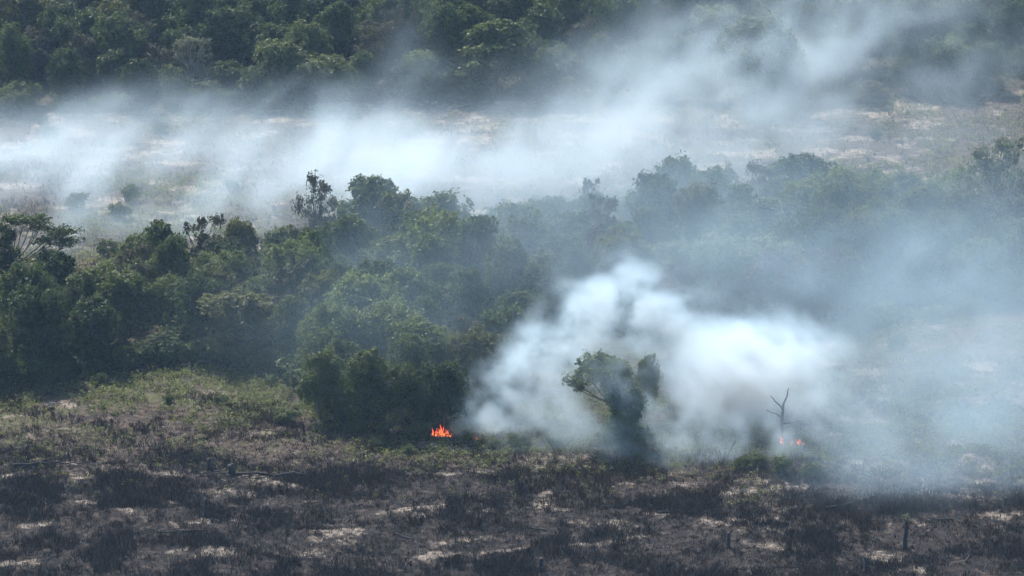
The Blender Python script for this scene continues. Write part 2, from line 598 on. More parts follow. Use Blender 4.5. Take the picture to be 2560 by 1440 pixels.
# char: how burnt the surface is
left_burn = sstep(1110, 1200, PY + 90 * (n2 - 0.5) * 2)
char = near * np.clip(left_burn * (0.75 + 0.5 * n2), 0, 1) * (1 - 0.45 * sstep(1350, 1750, PX) * sstep(1300, 1200, PY)) + midf * sstep(0.56, 0.66, n2) * 0.3
green = near * sstep(1190, 960, PY) * sstep(1350, 1000, PX) * sstep(0.42, 0.6, n2 * 0.5 + n3 * 0.5) + midf * sstep(0.5, 0.66, n2 * 0.6 + n3 * 0.4) * 0.8
green = np.where(belt | backf, 0.35, green)
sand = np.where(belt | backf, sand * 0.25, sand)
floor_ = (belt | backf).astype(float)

nv, nh = len(ys), len(xs)
I = np.arange(nv * nh).reshape(nv, nh)
F = np.stack([I[:-1, :-1], I[:-1, 1:], I[1:, 1:], I[1:, :-1]], -1).reshape(-1, 4)
gm = quads_mesh('ground', np.stack([GX, GY, GZ], -1).reshape(-1, 3), F, None, smooth=True)
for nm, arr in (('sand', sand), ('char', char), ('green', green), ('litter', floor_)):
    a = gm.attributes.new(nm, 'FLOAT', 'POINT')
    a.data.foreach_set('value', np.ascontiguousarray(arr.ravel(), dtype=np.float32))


def ground_mat():
    m, N, L, P = mat('burnt_soil')
    tc = N.new('ShaderNodeTexCoord')

    def noise(sc, det=4):
        n = N.new('ShaderNodeTexNoise'); n.inputs['Scale'].default_value = sc; n.inputs['Detail'].default_value = det
        L.new(tc.outputs['Object'], n.inputs['Vector'])
        return n.outputs[0]

    def attr(nm):
        a = N.new('ShaderNodeAttribute'); a.attribute_name = nm
        return a.outputs['Fac']

    def mix(f, a, b):
        x = N.new('ShaderNodeMix'); x.data_type = 'RGBA'
        L.new(f, x.inputs[0]); L.new(a, x.inputs[6]); L.new(b, x.inputs[7])
        return x.outputs[2]

    def madd(a, k, b):
        x = N.new('ShaderNodeMath'); x.operation = 'MULTIPLY_ADD'; x.use_clamp = True
        L.new(a, x.inputs[0]); x.inputs[1].default_value = k
        if isinstance(b, float): x.inputs[2].default_value = b
        else: L.new(b, x.inputs[2])
        return x.outputs[0]
    fine = noise(1.6, 7); mid = noise(0.6, 4); vfine = noise(4.5, 5)
    r_soil = ramp(N, [(0.32, (0.018, 0.014, 0.013)), (0.5, (0.055, 0.041, 0.033)), (0.68, (0.125, 0.092, 0.070))]); L.new(fine, r_soil.inputs[0])
    r_char = ramp(N, [(0.34, (0.008, 0.0065, 0.006)), (0.55, (0.026, 0.020, 0.017)), (0.74, (0.090, 0.070, 0.057))]); L.new(fine, r_char.inputs[0])
    r_sand = ramp(N, [(0.3, (0.085, 0.070, 0.058)), (0.5, (0.23, 0.195, 0.158)), (0.70, (0.44, 0.38, 0.31))]); L.new(vfine, r_sand.inputs[0])
    r_grn = ramp(N, [(0.3, (0.045, 0.055, 0.022)), (0.7, (0.13, 0.135, 0.05))]); L.new(vfine, r_grn.inputs[0])
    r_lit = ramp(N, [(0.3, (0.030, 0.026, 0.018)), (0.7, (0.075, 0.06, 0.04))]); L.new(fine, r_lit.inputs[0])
    gfac = madd(attr('green'), 1.0, 0.0)
    c = mix(gfac, r_soil.outputs[0], r_grn.outputs[0])
    c = mix(attr('char'), c, r_char.outputs[0])
    # bare soil shows where the broad sand field plus fine noise passes a soft limit
    sc_ = N.new('ShaderNodeMapping'); sc_.inputs['Scale'].default_value = (1.3, 1.0, 1.0)
    L.new(tc.outputs['Object'], sc_.inputs['Vector'])
    fr = N.new('ShaderNodeTexNoise'); fr.inputs['Scale'].default_value = 0.9; fr.inputs['Detail'].default_value = 7; fr.inputs['Roughness'].default_value = .72
    L.new(sc_.outputs[0], fr.inputs['Vector'])
    t1 = N.new('ShaderNodeMath'); t1.operation = 'MULTIPLY_ADD'
    L.new(fr.outputs[0], t1.inputs[0]); t1.inputs[1].default_value = 3.0; t1.inputs[2].default_value = -1.5
    t2 = N.new('ShaderNodeMath'); t2.operation = 'ADD'
    L.new(t1.outputs[0], t2.inputs[0]); L.new(attr('sand'), t2.inputs[1])
    lim = N.new('ShaderNodeMapRange'); lim.interpolation_type = 'SMOOTHSTEP'
    lim.inputs['From Min'].default_value = 0.34; lim.inputs['From Max'].default_value = 1.15; lim.inputs['To Max'].default_value = 0.95
    L.new(t2.outputs[0], lim.inputs['Value'])
    c = mix(lim.outputs[0], c, r_sand.outputs[0])
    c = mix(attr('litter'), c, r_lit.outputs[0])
    L.new(c, P.inputs['Base Color'])
    P.inputs['Roughness'].default_value = 0.95
    P.inputs['Specular IOR Level'].default_value = 0.15
    bp = N.new('ShaderNodeBump'); bp.inputs['Strength'].default_value = 0.8; bp.inputs['Distance'].default_value = 0.12
    L.new(fine, bp.inputs['Height']); L.new(bp.outputs[0], P.inputs['Normal'])
    return m


gm.materials.append(ground_mat())
tag(link(bpy.data.objects.new('ground', gm)), kind='structure')


def gsample(arr, x, y):
    """nearest grid value of a ground field"""
    i = np.clip(np.searchsorted(ys, y), 0, nv - 1); j = np.clip(np.searchsorted(xs, x), 0, nh - 1)
    return arr[i, j]


# ------------------------------------------------------------------ trees: the ones with a face of their own first
taken = []
LAND = []          # things with a face of their own: x, y, short name
LATER = []         # look-alikes, named at the end by the landmark they stand by


def landmark(x, y, name):
    LAND.append((x, y, name))


def special(kind, px, base, top, width_px, label, var=None, short=None):
    g = ground(px, base)
    sc = pxm(g[1])
    h = (base - top) / sc
    k = KINDS[kind][var or 0]
    w0 = {'round': 6.0, 'dense': 5.4, 'wide': 7.6, 'draped': 4.6, 'airy': 5.2, 'bush': 3.6}
    style = k.crown.name.split('_')[0]
    wf = (width_px / sc) / (w0[style] * h / k.h)
    put_tree(kind, g[0], g[1], h, wf, label=label, var=var)
    if short: landmark(g[0], g[1], short)
    taken.append((g[0], g[1], 0.32 * width_px / sc))


SPECIALS = [
    ('dense_deep', 398, 745, 555, 150, 'dark leafy tree with ragged dome next to the sparse grey brown crown', 0, "the ragged dark dome tree"),
    ('airy_brown', 500, 740, 535, 120, 'sparse grey brown crowned tree rising against white field smoke', 0, "the sparse grey brown tree"),
    ('olive', 598, 730, 553, 110, 'small round brownish tree between sparse crown and feathery creeper tree', 1, "the small round brownish tree"),
    ('draped_mid', 722, 745, 568, 150, 'feathery creeper covered tree in front of the pale bare patch', 0, "the feathery creeper tree"),
    ('airy_brown', 790, 690, 438, 105, 'tall tree with loose leaf clumps jutting above the belt into smoke', 1, "the loose-clumped tall tree"),
    ('round_mid', 925, 680, 436, 210, 'large hazy domed tree, tallest of the group beside the loose-clumped tree', 1, "the large hazy domed tree"),
    ('round_deep', 1090, 690, 480, 190, 'hazy spreading tree sloping down to the pale gap in the belt', 0, "the hazy spreading tree by the gap"),
    ('dense_deep', 1182, 760, 576, 112, 'rounded dense green tree in front of the pale gap', 1, "the rounded dense tree"),
    ('round_mid', 1318, 740, 540, 150, 'two-humped green tree beside the rounded dense tree', 0, "the two-humped tree"),
    ('draped_mid', 1428, 790, 600, 92, 'mop-headed tree of pale drooping leaves in the belt', 1, "the mop-headed tree"),
    ('round_deep', 1540, 760, 572, 120, 'dark tree behind the top of the bluish smoke column', 1, "the bluish smoke column's top"),
    ('airy_brown', 1066, 860, 690, 90, 'greyish sparse tree beside the slender pale trunk', 0),
    ('dense_deep', 1172, 880, 665, 115, 'tall dark columnar tree behind the slender pale trunk', 0, "the slender pale trunk"),
    ('olive', 592, 912, 730, 190, 'big yellowish brown rounded tree at the edge of the weedy clearing', 0, "the big yellowish rounded tree"),
    ('dense_deep', 400, 905, 835, 110, 'low dark shrubby tree at the edge above the green weeds', 0, "the low dark shrubby tree"),
    ('draped_mid', 800, 1050, 872, 130, 'creeper curtained tree on the corner of the forest edge', 0, "the forest edge corner"),
    ('draped_mid', 915, 1068, 868, 125, 'creeper curtained tree with bright top at the forest edge', 1),
    ('draped_mid', 1010, 1075, 905, 120, 'creeper curtained tree with trailing strands at the forest edge', 0, "the creeper curtain with trailing strands"),
    ('round_deep', 1110, 1078, 900, 130, 'dark tree just behind the orange flames', 0, "the orange flames"),
    ('draped_mid', 860, 1000, 845, 120, 'creeper hung tree one row behind the forest edge corner', 1),
    ('wide_bright', 640, 850, 690, 130, 'pale green tree behind the yellowish rounded tree', 0),
    ('wide_bright', 420, 850, 690, 150, 'tree with bright layered leaves in the dark left part of belt', 1, "the bright layered tree"),
    ('airy_brown', 1490, 620, 450, 80, 'ghostly thin tree standing in thick smoke behind the belt', 0, "the ghostly thin tree"),
    ('round_mid', 1700, 600, 395, 130, 'faint rounded tree in smoke at the rear of the belt', 0, "the faint rounded rear tree"),
    ('round_mid', 1985, 590, 388, 190, 'broad domed tree topping the smoky belt', 1, "the broad domed smoky tree"),
    ('airy_pale', 2495, 660, 345, 170, 'tall pale trunked tree with open speckled crown above smoky belt', 0, "the tall pale trunked tree"),
    ('scorched', 1690, 800, 662, 130, 'scorched reddish brown tree above the blue smoke column', 0, "the scorched reddish tree"),
    ('scorched', 1950, 815, 622, 150, 'scorched purplish brown tree above the bright white smoke', 0, "the scorched purplish tree"),
    ('scorched', 2070, 815, 620, 130, 'scorched purplish tree with straw coloured top', 1),
    ('scorched', 1830, 815, 690, 100, 'small scorched tree between the two scorched clumps', 1),
]
for s in SPECIALS:
    special(*s)


# the lone tree inside the near smoke: leaning crown on a creeper covered stem
def lone_tree():
    g = ground(1545, 1112)
    rng = np.random.RandomState(88)
    root = tag(link(bpy.data.objects.new('creeper_tree', None)), 'lone tree wrapped in smoke with creeper covered stem and crown leaning to one side', 'tree')
    root.location = (g[0], g[1], g[2] - 0.05)
    lb = [(-1.4, 0, 6.4, 2.0, 1.5, 1.5), (-1.6, 0, 7.0, 1.5, 1.3, 1.1), (-3.0, 0.2, 6.3, 1.0, 1.0, 0.8), (-4.0, 0, 5.6, 0.7, 0.8, 0.5), (-0.4, 0.2, 7.0, 1.2, 1.2, 1.0),
          (-2.4, -0.3, 7.4, 1.0, 1.0, 0.6), (-3.4, 0.3, 5.0, 0.6, 0.6, 0.4), (0.2, 0, 5.6, 1.2, 1.2, 1.2), (0.6, 0, 6.4, 0.7, 0.7, 0.8)]
    stem = [(0.0, 0, 4.6, 1.6, 1.3, 1.4), (0.3, 0, 3.2, 1.6, 1.3, 1.5), (0.7, 0, 1.8, 1.8, 1.4, 1.4), (0.9, 0.1, 0.7, 2.1, 1.5, 0.9), (-.9, .2, .6, 1.2, 1.0, .7), (1.3, 0, 3.6, 1.1, 1.0, 1.2)]
    V, F, S = join_leaves([crown(lb, 9000, 0.25, rng, lump=0.4), crown(stem, 11000, 0.24, rng, lump=0.3)])
    link(bpy.data.objects.new('crown', quads_mesh('lone_crown', V, F, M['mid'], S)), root)
    parts = [tube(wiggle((0.4, 0, -.2), (-0.6, 0, 5.6), 7, .08, rng), np.linspace(.2, .1, 7), 7)]
    for l in lb:
        parts.append(tube(wiggle((-0.1, 0, 3.4), l[:3], 6, .09, rng), np.linspace(.09, .03, 6), 5))
    tv, tf = merge(parts)
    link(bpy.data.objects.new('trunk', quads_mesh('lone_trunk', tv, tf, M['bark'], smooth=True)), root)


lone_tree()
landmark(*ground(1545, 1112)[:2], 'the lone smoke-wrapped tree')
special('draped_mid', 1612, 1060, 880, 70, 'narrow creeper column beside the lone smoke-wrapped tree', 1)
special('airy_brown', 1690, 985, 885, 85, 'faint small tree next to the narrow creeper column', 0)


def umbrella_tree():
    g = ground(8, 800)
    rng = np.random.RandomState(31)
    root = tag(link(bpy.data.objects.new('umbrella_tree', None)), 'flat topped tree with long bare curving limbs fanning over smoke', 'tree')
    root.location = (g[0], g[1], g[2] - .05)
    sc = pxm(g[1])

    def w(px, py, dy=0.0):
        return np.array([(px - 8) / sc, dy, (800 - py) / sc])
    fork = w(35, 660)
    parts = [tube(wiggle((0, 0, -.2), fork, 6, .06, rng), np.linspace(.2, .13, 6), 7)]
    tips = []
    for (ex, ey, dy) in [(60, 560, .8), (85, 548, -.8), (110, 556, .6), (135, 572, -.5), (158, 585, .3), (172, 602, -.4), (160, 618, .6), (120, 600, -1.2),
                         (95, 575, 1.4), (45, 550, .2), (20, 548, -.6), (140, 592, 1.3)]:
        e = w(ex, ey, dy)
        mid_ = fork * 0.45 + e * 0.55 + np.array([0.10 * (e[0] - fork[0]), 0, -0.16 * (e[0] - fork[0])])
        t = np.linspace(0, 1, 8)[:, None]
        P = (1 - t) ** 2 * fork + 2 * t * (1 - t) * mid_ + t * t * e + rng.normal(0, .03, (8, 3))
        parts.append(tube(P, np.linspace(.075, .022, 8), 5))
        tips.append(e)
        for q in range(3):
            s = P[4 + q]; e2 = e + rng.normal(0, .55, 3) * np.array([1, 1, .35])
            parts.append(tube(wiggle(s, e2, 4, .04, rng), np.linspace(.03, .012, 4), 4)); tips.append(e2)
    tv, tf = merge(parts)
    link(bpy.data.objects.new('trunk', quads_mesh('umbrella_trunk', tv, tf, M['bark'], smooth=True)), root)
    lb = [(t[0], t[1], t[2] + .1, .75, .75, .28) for t in tips]
    V, F, S = join_leaves([crown(lb, 8500, .21, rng, lump=.5, inner=.3, up=.9),
                           crown([(.5, 0, 6.8, 1.3, 1.1, 1.5), (.2, .1, 5.2, 1.4, 1.2, 1.6), (-.2, 0, 8.6, 1.7, 1.2, .8), (.5, 0, 3.4, 1.5, 1.2, 1.7), (.6, -.2, 1.6, 1.5, 1.2, 1.4)], 11000, .23, rng)])
    link(bpy.data.objects.new('crown', quads_mesh('umbrella_crown', V, F, M['deep'], S)), root)


umbrella_tree()
landmark(*ground(8, 800)[:2], 'the flat topped fan tree')
taken.append((*ground(8, 800)[:2], 2.5))


def slender_tree():
    g = ground(1148, 868)
    rng = np.random.RandomState(41)
    root = tag(link(bpy.data.objects.new('slender_tree', None)), 'slender tree with straight whitish bare trunk and small speckled crown', 'tree')
    root.location = (g[0], g[1] - 1.2, float(terrain(g[:1], g[1:2] - 1.2)[0]) - .05)
    h = 7.6
    parts = [tube(wiggle((0, 0, -.2), (-.1, 0, h * .9), 9, .04, rng), np.linspace(.13, .05, 9), 7)]
    lb = []
    for k in range(12):
        z = h * (.48 + .5 * k / 11); a = rng.rand() * 6.28; r = 1.2 * (1.1 - abs(k / 11 - .4))
        c = (r * .8 * math.cos(a), r * .8 * math.sin(a), z)
        lb.append((*c, .55, .55, .4))
        parts.append(tube(wiggle((0, 0, z - .4), c, 4, .04, rng), np.linspace(.035, .015, 4), 4))
    tv, tf = merge(parts)
    link(bpy.data.objects.new('trunk', quads_mesh('slender_trunk', tv, tf, M['palebark'], smooth=True)), root)
    V, F, S = crown(lb, 1700, .26, rng, lump=.4, inner=.4)
    link(bpy.data.objects.new('crown', quads_mesh('slender_crown', V, F, M['pale'], S)), root)
    taken.append((g[0], g[1], 1.2))


slender_tree()

# ------------------------------------------------------------------ trees: the belt's fill
rng = np.random.RandomState(101)
cand = np.stack([rng.uniform(-72, 72, 6000), rng.uniform(335, 450, 6000)], 1)
cz = terrain(cand[:, 0], cand[:, 1])
cpx, cpy = project(cand[:, 0], cand[:, 1], cz)
ok = in_poly(cpx, cpy, BELT) & (cpx > -190) & (cpx < 2750)
pts = list(taken)
nb = 0
for (x, y), px, py in zip(cand[ok], cpx[ok], cpy[ok]):
    r = rng.uniform(1.9, 2.9)
    if any((x - a) ** 2 + (y - b) ** 2 < (r + c * .75) ** 2 for a, b, c in pts):
        continue
    sc = pxm(y)
    hmax = (py - np.interp(px, TOPX, TOPY)) / sc
    h = min(rng.uniform(6.0, 9.8), hmax)
    if py > 1000: h = min(h, 7.2)
    if h < 2.4:
        continue
    pts.append((x, y, r))
    right = px > 1450
    kind = rng.choice(['round_deep', 'round_mid', 'dense_deep', 'wide_bright', 'draped_mid', 'olive', 'airy_brown', 'scorched'],
                      p=[.22, .22, .12, .15, .14, .05, .10, 0] if not right else [.16, .24, .08, .18, .10, .12, .10, .02])
    put_tree(kind, x, y, h, rng.uniform(.78, 1.0) * min(1.6, (7.5 / h) ** .6), where='in the middle forest belt')
    nb += 1

# ------------------------------------------------------------------ trees: the back forest on its slope
BACKSPEC = [
    ('round_mid', 1232, 243, 58, 215, 'great dome shaped tree at the foot of the far hillside', 1, "the great dome tree"),
    ('round_mid', 1385, 250, 118, 130, 'lumpy tree next to the great dome on the far hillside', 0, "the lumpy tree by the dome"),
    ('wide_bright', 1050, 246, 128, 130, 'tree with bright leaves beside the great dome', 0, "the bright leaved far tree"),
    ('wide_bright', 815, 262, 140, 170, 'pale green spreading tree half veiled by rising wisps', 1, "the veiled pale spreading tree"),
    ('dense_deep', 525, 275, 205, 95, 'dark round low tree on the far clearing edge', 1, "the dark round low tree"),
    ('dense_deep', 350, 280, 150, 110, 'dark tall tree on the far clearing edge beside smoke wisps', 0, "the dark tall edge tree"),
    ('round_mid', 1890, 268, 50, 210, 'hazy great dome tree inside the tall smoke veil', 0, "the hazy veiled dome tree"),
    ('round_mid', 640, 268, 170, 110, 'green tree on the far clearing edge before the pale green one', 1, "the green far edge tree"),
    ('airy_pale', 482, 235, 90, 100, 'tree with bare whitish branches in the dark far forest', 0, "the whitish branched tree"),
    ('airy_brown', 2165, 262, 205, 110, 'brownish low tree in smoke at the far clearing edge', 1, "the brownish low smoky tree"),
    ('wide_bright', 50, 282, 205, 110, 'leafy tree where the far clearing edge meets brown ground', 1, "the leafy tree ending the far edge"),
]
far_taken = []
taken = far_taken
for s in BACKSPEC:
    special(*s)
cand = np.stack([rng.uniform(-82, 82, 9000), rng.uniform(470, 552, 9000)], 1)
cz = terrain(cand[:, 0], cand[:, 1])
cpx, cpy = project(cand[:, 0], cand[:, 1], cz)
ok = (cpy < np.interp(cpx, BEX, BEY) - 4) & (cpx > -200) & (cpx < 2760) & (cpy > -150)
# bare earth gaps near the top left
gap = in_poly(cpx, cpy, [(200, 60), (310, 60), (320, -30), (200, -30)]) | in_poly(cpx, cpy, [(580, 40), (770, 40), (770, -30), (580, -30)])
pts = list(far_taken)
nf = 0
for (x, y), px, py in zip(cand[ok & ~gap], cpx[ok & ~gap], cpy[ok & ~gap]):
    r = rng.uniform(2.1, 3.4)
    if any((x - a) ** 2 + (y - b) ** 2 < (r + c * .72) ** 2 for a, b, c in pts):
        continue
    edge = np.interp(px, BEX, BEY)
    h = rng.uniform(5.6, 10.6)
    if edge - py < 25: h = rng.uniform(3.6, 7.5)
    pts.append((x, y, r))
    kind = rng.choice(['round_deep', 'round_mid', 'dense_deep', 'wide_bright', 'draped_mid', 'olive', 'airy_brown'],
                      p=[.24, .20, .15, .12, .10, .11, .08])
    put_tree(kind, x, y, h, rng.uniform(.82, 1.08) * min(1.5, (7.5 / h) ** .6), where='on the far forest slope')
    nf += 1
print('belt fill', nb, 'far fill', nf)

# ------------------------------------------------------------------ bushes along the edges and in the clearings
BUSH = [(20, 975, 80, 'dark green rounded bush at the end of the weedy forest edge'), (75, 970, 75, 'twin humped dark bush beside the rounded edge bush'),
        (130, 945, 60, None), (200, 935, 55, None), (300, 925, 60, None), (320, 915, 50, None), (470, 905, 45, None), (250, 960, 30, None),
        (720, 1055, 40, 'squat green bush in the weeds near the forest corner'), (760, 975, 50, None), (700, 940, 35, None), (680, 960, 25, None),
        (890, 1085, 40, None), (960, 1085, 30, None), (1045, 1095, 42, 'dry edged bush right beside the orange flames'), (1108, 1112, 20, 'small fresh green bush below the orange flames'),
        (1300, 1125, 40, None), (1380, 1120, 35, None), (1240, 1120, 30, None), (950, 1118, 28, None), (1020, 1130, 22, None), (555, 1010, 25, None), (420, 1005, 22, None),
        (1900, 1165, 30, None), (1960, 1185, 42, 'grey green bushy mound below the fire scorched trunk'), (2030, 1195, 36, None), (1860, 1170, 30, None),
        (2195, 815, 60, 'pale leafy bush standing alone on the smoky right field'), (2240, 870, 35, None), (2330, 800, 40, None), (2420, 790, 45, None), (2130, 830, 40, None),
        (330, 505, 45, 'yellow green bush in the smoky far clearing'), (300, 545, 40, None), (190, 520, 40, None), (580, 478, 28, 'small dark bush on the ash line of the far clearing'),
        (400, 330, 28, None), (130, 345, 28, None), (2190, 345, 24, None), (2050, 245, 40, None), (2180, 250, 45, None), (1530, 262, 30, None),
        (110, 315, 22, None), (270, 640, 40, None), (320, 655, 35, None), (1360, 258, 20, None)]
for px, py, hp, lab in BUSH:
    g = ground(px, py)
    sc = pxm(g[1])
    far = py < 660
    deep = lab is not None and 'dark' in lab or (py > 900 and px < 330)
    put_tree('bush_deep' if deep else 'bush', g[0], g[1], hp / sc, RND.uniform(.9, 1.3), label=lab,
             where=('in the far clearing' if far else ('at the front forest edge' if px < 1500 else 'on the smoky right field')))


def edge_bushes(line, step, hmin, hmax, where, seed, back):
    r_ = random.Random(seed)
    for (x0, y0), (x1, y1) in zip(line[:-1], line[1:]):
        if x1 < -120 or x0 > 2680: continue
        ga, gb = ground(max(x0, -120), y0), ground(min(x1, 2680), y1)
        k = max(1, int(np.hypot(*(gb - ga)[:2]) / step))
        for q in range(k):
            t = (q + r_.random()) / k
            x, y = ga[0] + (gb[0] - ga[0]) * t + r_.uniform(-.5, .5), ga[1] + (gb[1] - ga[1]) * t + r_.uniform(*back)
            put_tree(r_.choice(['bush', 'bush', 'bush_deep']), x, y, r_.uniform(hmin, hmax), r_.uniform(.9, 1.4), where=where)


edge_bushes(FRONT, 1.9, .9, 2.4, 'at the front forest edge', 61, (.3, 2.2))
edge_bushes(FRONT, 2.3, 1.4, 3.0, 'at the front forest edge', 63, (2.0, 4.5))
edge_bushes(BACKEDGE, 2.8, .8, 2.4, 'on the far clearing edge', 62, (-.5, 2.5))

# ------------------------------------------------------------------ ground cover that nobody could count
def scatter(n, x0, x1, y0, y1, seed):
    r = np.random.RandomState(seed)
    x = r.uniform(x0, x1, n); y = r.uniform(y0, y1, n)
    return x, y, r


def blades(x, y, z, h, lean, w, r, per):
    """per thin upright blades at every point: one quad each, tapering to a tip"""
    n = len(x) * per
    X = np.repeat(x, per) + r.normal(0, .10, n); Y = np.repeat(y, per) + r.normal(0, .10, n); Z = np.repeat(z, per)
    hh = np.repeat(h, per) * r.uniform(.45, 1.15, n)
    a = r.rand(n) * 6.283
    lx = np.cos(a) * lean * hh * r.uniform(.2, 1.2, n); ly = np.sin(a) * lean * hh * r.uniform(.2, 1.2, n)
    b = r.rand(n) * 6.283
    wx = np.cos(b) * w * .5; wy = np.sin(b) * w * .5
    v0 = np.stack([X - wx, Y - wy, Z - .06], 1); v1 = np.stack([X + wx, Y + wy, Z - .06], 1)
    v2 = np.stack([X + lx + wx * .6, Y + ly + wy * .6, Z + hh], 1); v3 = np.stack([X + lx - wx * .6, Y + ly - wy * .6, Z + hh * .97], 1)
    V = np.stack([v0, v1, v2, v3], 1).reshape(-1, 3)
    return V, np.arange(4 * n, dtype=np.int32).reshape(-1, 4), np.clip(np.repeat(r.rand(len(x)), per) * .6 + r.rand(n) * .4, 0, 1)


def stalk_mat(name, a, b, c):
    m, N, L, P = mat(name)
    t = N.new('ShaderNodeAttribute'); t.attribute_name = 'shade'
    r = ramp(N, [(0.0, a), (0.6, b), (1.0, c)])
    L.new(t.outputs['Fac'], r.inputs[0]); L.new(r.outputs[0], P.inputs['Base Color'])
    P.inputs['Roughness'].default_value = .9
    P.inputs['Specular IOR Level'].default_value = .2
    return m


def stuff(name, label, cat, V, F, S, material):
    tag(link(bpy.data.objects.new(name, quads_mesh(name, V, F, material, S))), label, cat, kind='stuff')


def near_mask(x, y):
    return gsample(near, x, y) & ~gsample(belt, x, y)


# burnt standing stalks on the charred foreground
x, y, r = scatter(150000, -52, 52, 300, 356, 201)
px, py = project(x, y, terrain(x, y))
dn = .52 * fbm(x / 4.0 + 60, y / 4.0 + 2, octaves=2) + .48 * fbm(x / 1.0 + 6, y / 1.2 + 20, octaves=4, gain=.6)
burn = gsample(char, x, y); snd = gsample(sand, x, y)
keep = near_mask(x, y) & (r.rand(len(x)) < (0.06 + 1.1 * sstep(.46, .60, dn)) * (0.05 + .9 * burn) * (1 - .6 * snd)) & (px > -150) & (px < 2720)
x, y, dn = x[keep], y[keep], dn[keep]
V, F, S = blades(x, y, terrain(x, y), .12 + sstep(.46, .66, dn) * np.minimum(r.gamma(2.0, .24, len(x)), 1.7), .7, .033, r, 5)
stuff('burnt_stalks', 'blackened brush stalks standing across the charred foreground', 'burnt brush', V, F, S,
      stalk_mat('burnt_stalk', (.011, .008, .007), (.040, .027, .020), (.125, .085, .055)))
print('stalk quads', len(F))

# low burnt litter and stubble between the stands
x, y, r = scatter(90000, -52, 54, 300, 362, 207)
px, py = project(x, y, terrain(x, y))
dn = fbm(x / .9 + 31, y / 1.0 + 8, octaves=3)
keep = near_mask(x, y) & (r.rand(len(x)) < (.25 + .75 * sstep(.4, .6, dn)) * (1 - .75 * gsample(sand, x, y)) * sstep(1030, 1120, py)) & (px > -150) & (px < 2720)
x, y = x[keep], y[keep]
V, F, S = blades(x, y, terrain(x, y), r.uniform(.06, .26, len(x)), 1.4, .05, r, 3)
stuff('burnt_litter', 'scorched litter and short stubble strewn over the charred ground', 'litter', V, F, S,
      stalk_mat('burnt_litter', (.008, .007, .008), (.030, .022, .019), (.13, .095, .068)))

# dry brown brush
x, y, r = scatter(90000, -55, 58, 300, 372, 202)
px, py = project(x, y, terrain(x, y))
dn = .45 * fbm(x / 5.5 + 12, y / 4.0 + 90, octaves=2) + .55 * fbm(x / 1.0 + 3, y / 1.1 + 41, octaves=3)
snd = gsample(sand, x, y)
zone = np.maximum(sstep(1370, 1270, py) * sstep(1040, 1100, py), .22) * (0.35 + .65 * sstep(700, 950, px))
zone = np.maximum(zone, .5 * sstep(960, 1020, py) * sstep(1200, 1120, py))
zone = np.maximum(zone, .6 * np.exp(-((px - 200) / 140) ** 2 - ((py - 1225) / 25) ** 2))
keep = near_mask(x, y) & (r.rand(len(x)) < sstep(.44, .58, dn) * zone * 2.2 * (1 - .85 * snd)) & (px > -150) & (px < 2720)
x, y, dn = x[keep], y[keep], dn[keep]
V, F, S = blades(x, y, terrain(x, y), .15 + .6 * sstep(.5, .7, dn) * r.uniform(.4, 1.2, len(x)), .5, .05, r, 5)
stuff('dry_brush', 'rusty brown dead brush on the half burnt ground', 'dead brush', V, F, S,
      stalk_mat('dry_stalk', (.030, .019, .013), (.088, .050, .027), (.17, .105, .052)))
print('dry quads', len(F))


def weeds(name, label, n, box, seed, prob, size, hgt, material, per=7):
    x, y, r = scatter(n, *box, seed)
    z = terrain(x, y)
    px, py = project(x, y, z)
    keep = (r.rand(len(x)) < prob(x, y, px, py)) & (px > -160) & (px < 2720)
    x, y, z = x[keep], y[keep], z[keep]
    m = len(x) * per
    hh = np.repeat(hgt * r.uniform(.4, 1.3, len(x)) * (.5 + fbm(x / 3, y / 3)), per)
    C = np.stack([np.repeat(x, per) + r.normal(0, .17, m), np.repeat(y, per) + r.normal(0, .17, m), np.repeat(z, per) + hh * r.uniform(.1, 1, m)], 1)
    Nm = norm(r.normal(0, .6, (m, 3)) + np.array([0, 0, .7]))
    L = size * r.uniform(.6, 1.4, m)
    V, F = leaves(C, Nm, L, L * .5, r)
    S = np.clip(np.repeat(r.rand(len(x)), per) * .55 + .45 * r.rand(m), 0, 1)
    stuff(name, label, 'weeds', V, F, S, material)
    print(name, m)


def p_edge(x, y, px, py):
    dn = fbm(x / 4 + 7, y / 4 + 44, octaves=3)
    lim = np.interp(px, [-200, 200, 500, 720, 800, 1100, 1400], [990, 970, 940, 960, 1040, 1090, 1110])
    a = 1.3 * sstep(110, 0, py - lim) * sstep(.30, .48, dn)
    b = .7 * sstep(1200, 1020, py) * sstep(.44, .6, dn) * sstep(1400, 1100, px)
    c = .35 * sstep(2150, 1950, px) * sstep(.53, .64, dn) * (py > 1000) * (py < 1270) * sstep(1150, 1600, px)
    d = .035 * (py < 1250)
    return near_mask(x, y) * np.clip(a * .9 + b + c + d, 0, 1) * (1 - .7 * gsample(sand, x, y))


weeds('green_weeds', 'green and yellowish weeds spreading from the forest edge over the clearing', 60000, (-56, 62, 312, 392), 203, p_edge, .22, .55, M['weed'])


def p_mid(x, y, px, py):
    dn = fbm(x / 6 + 70, y / 6 + 4, octaves=3)
    return gsample(midf, x, y) * (sstep(.47, .62, dn) * .85 + .06)


weeds('clearing_weeds', 'sparse green weeds over the smoky far clearing', 36000, (-75, 78, 385, 505), 204, p_mid, .26, .6, M['weed'])

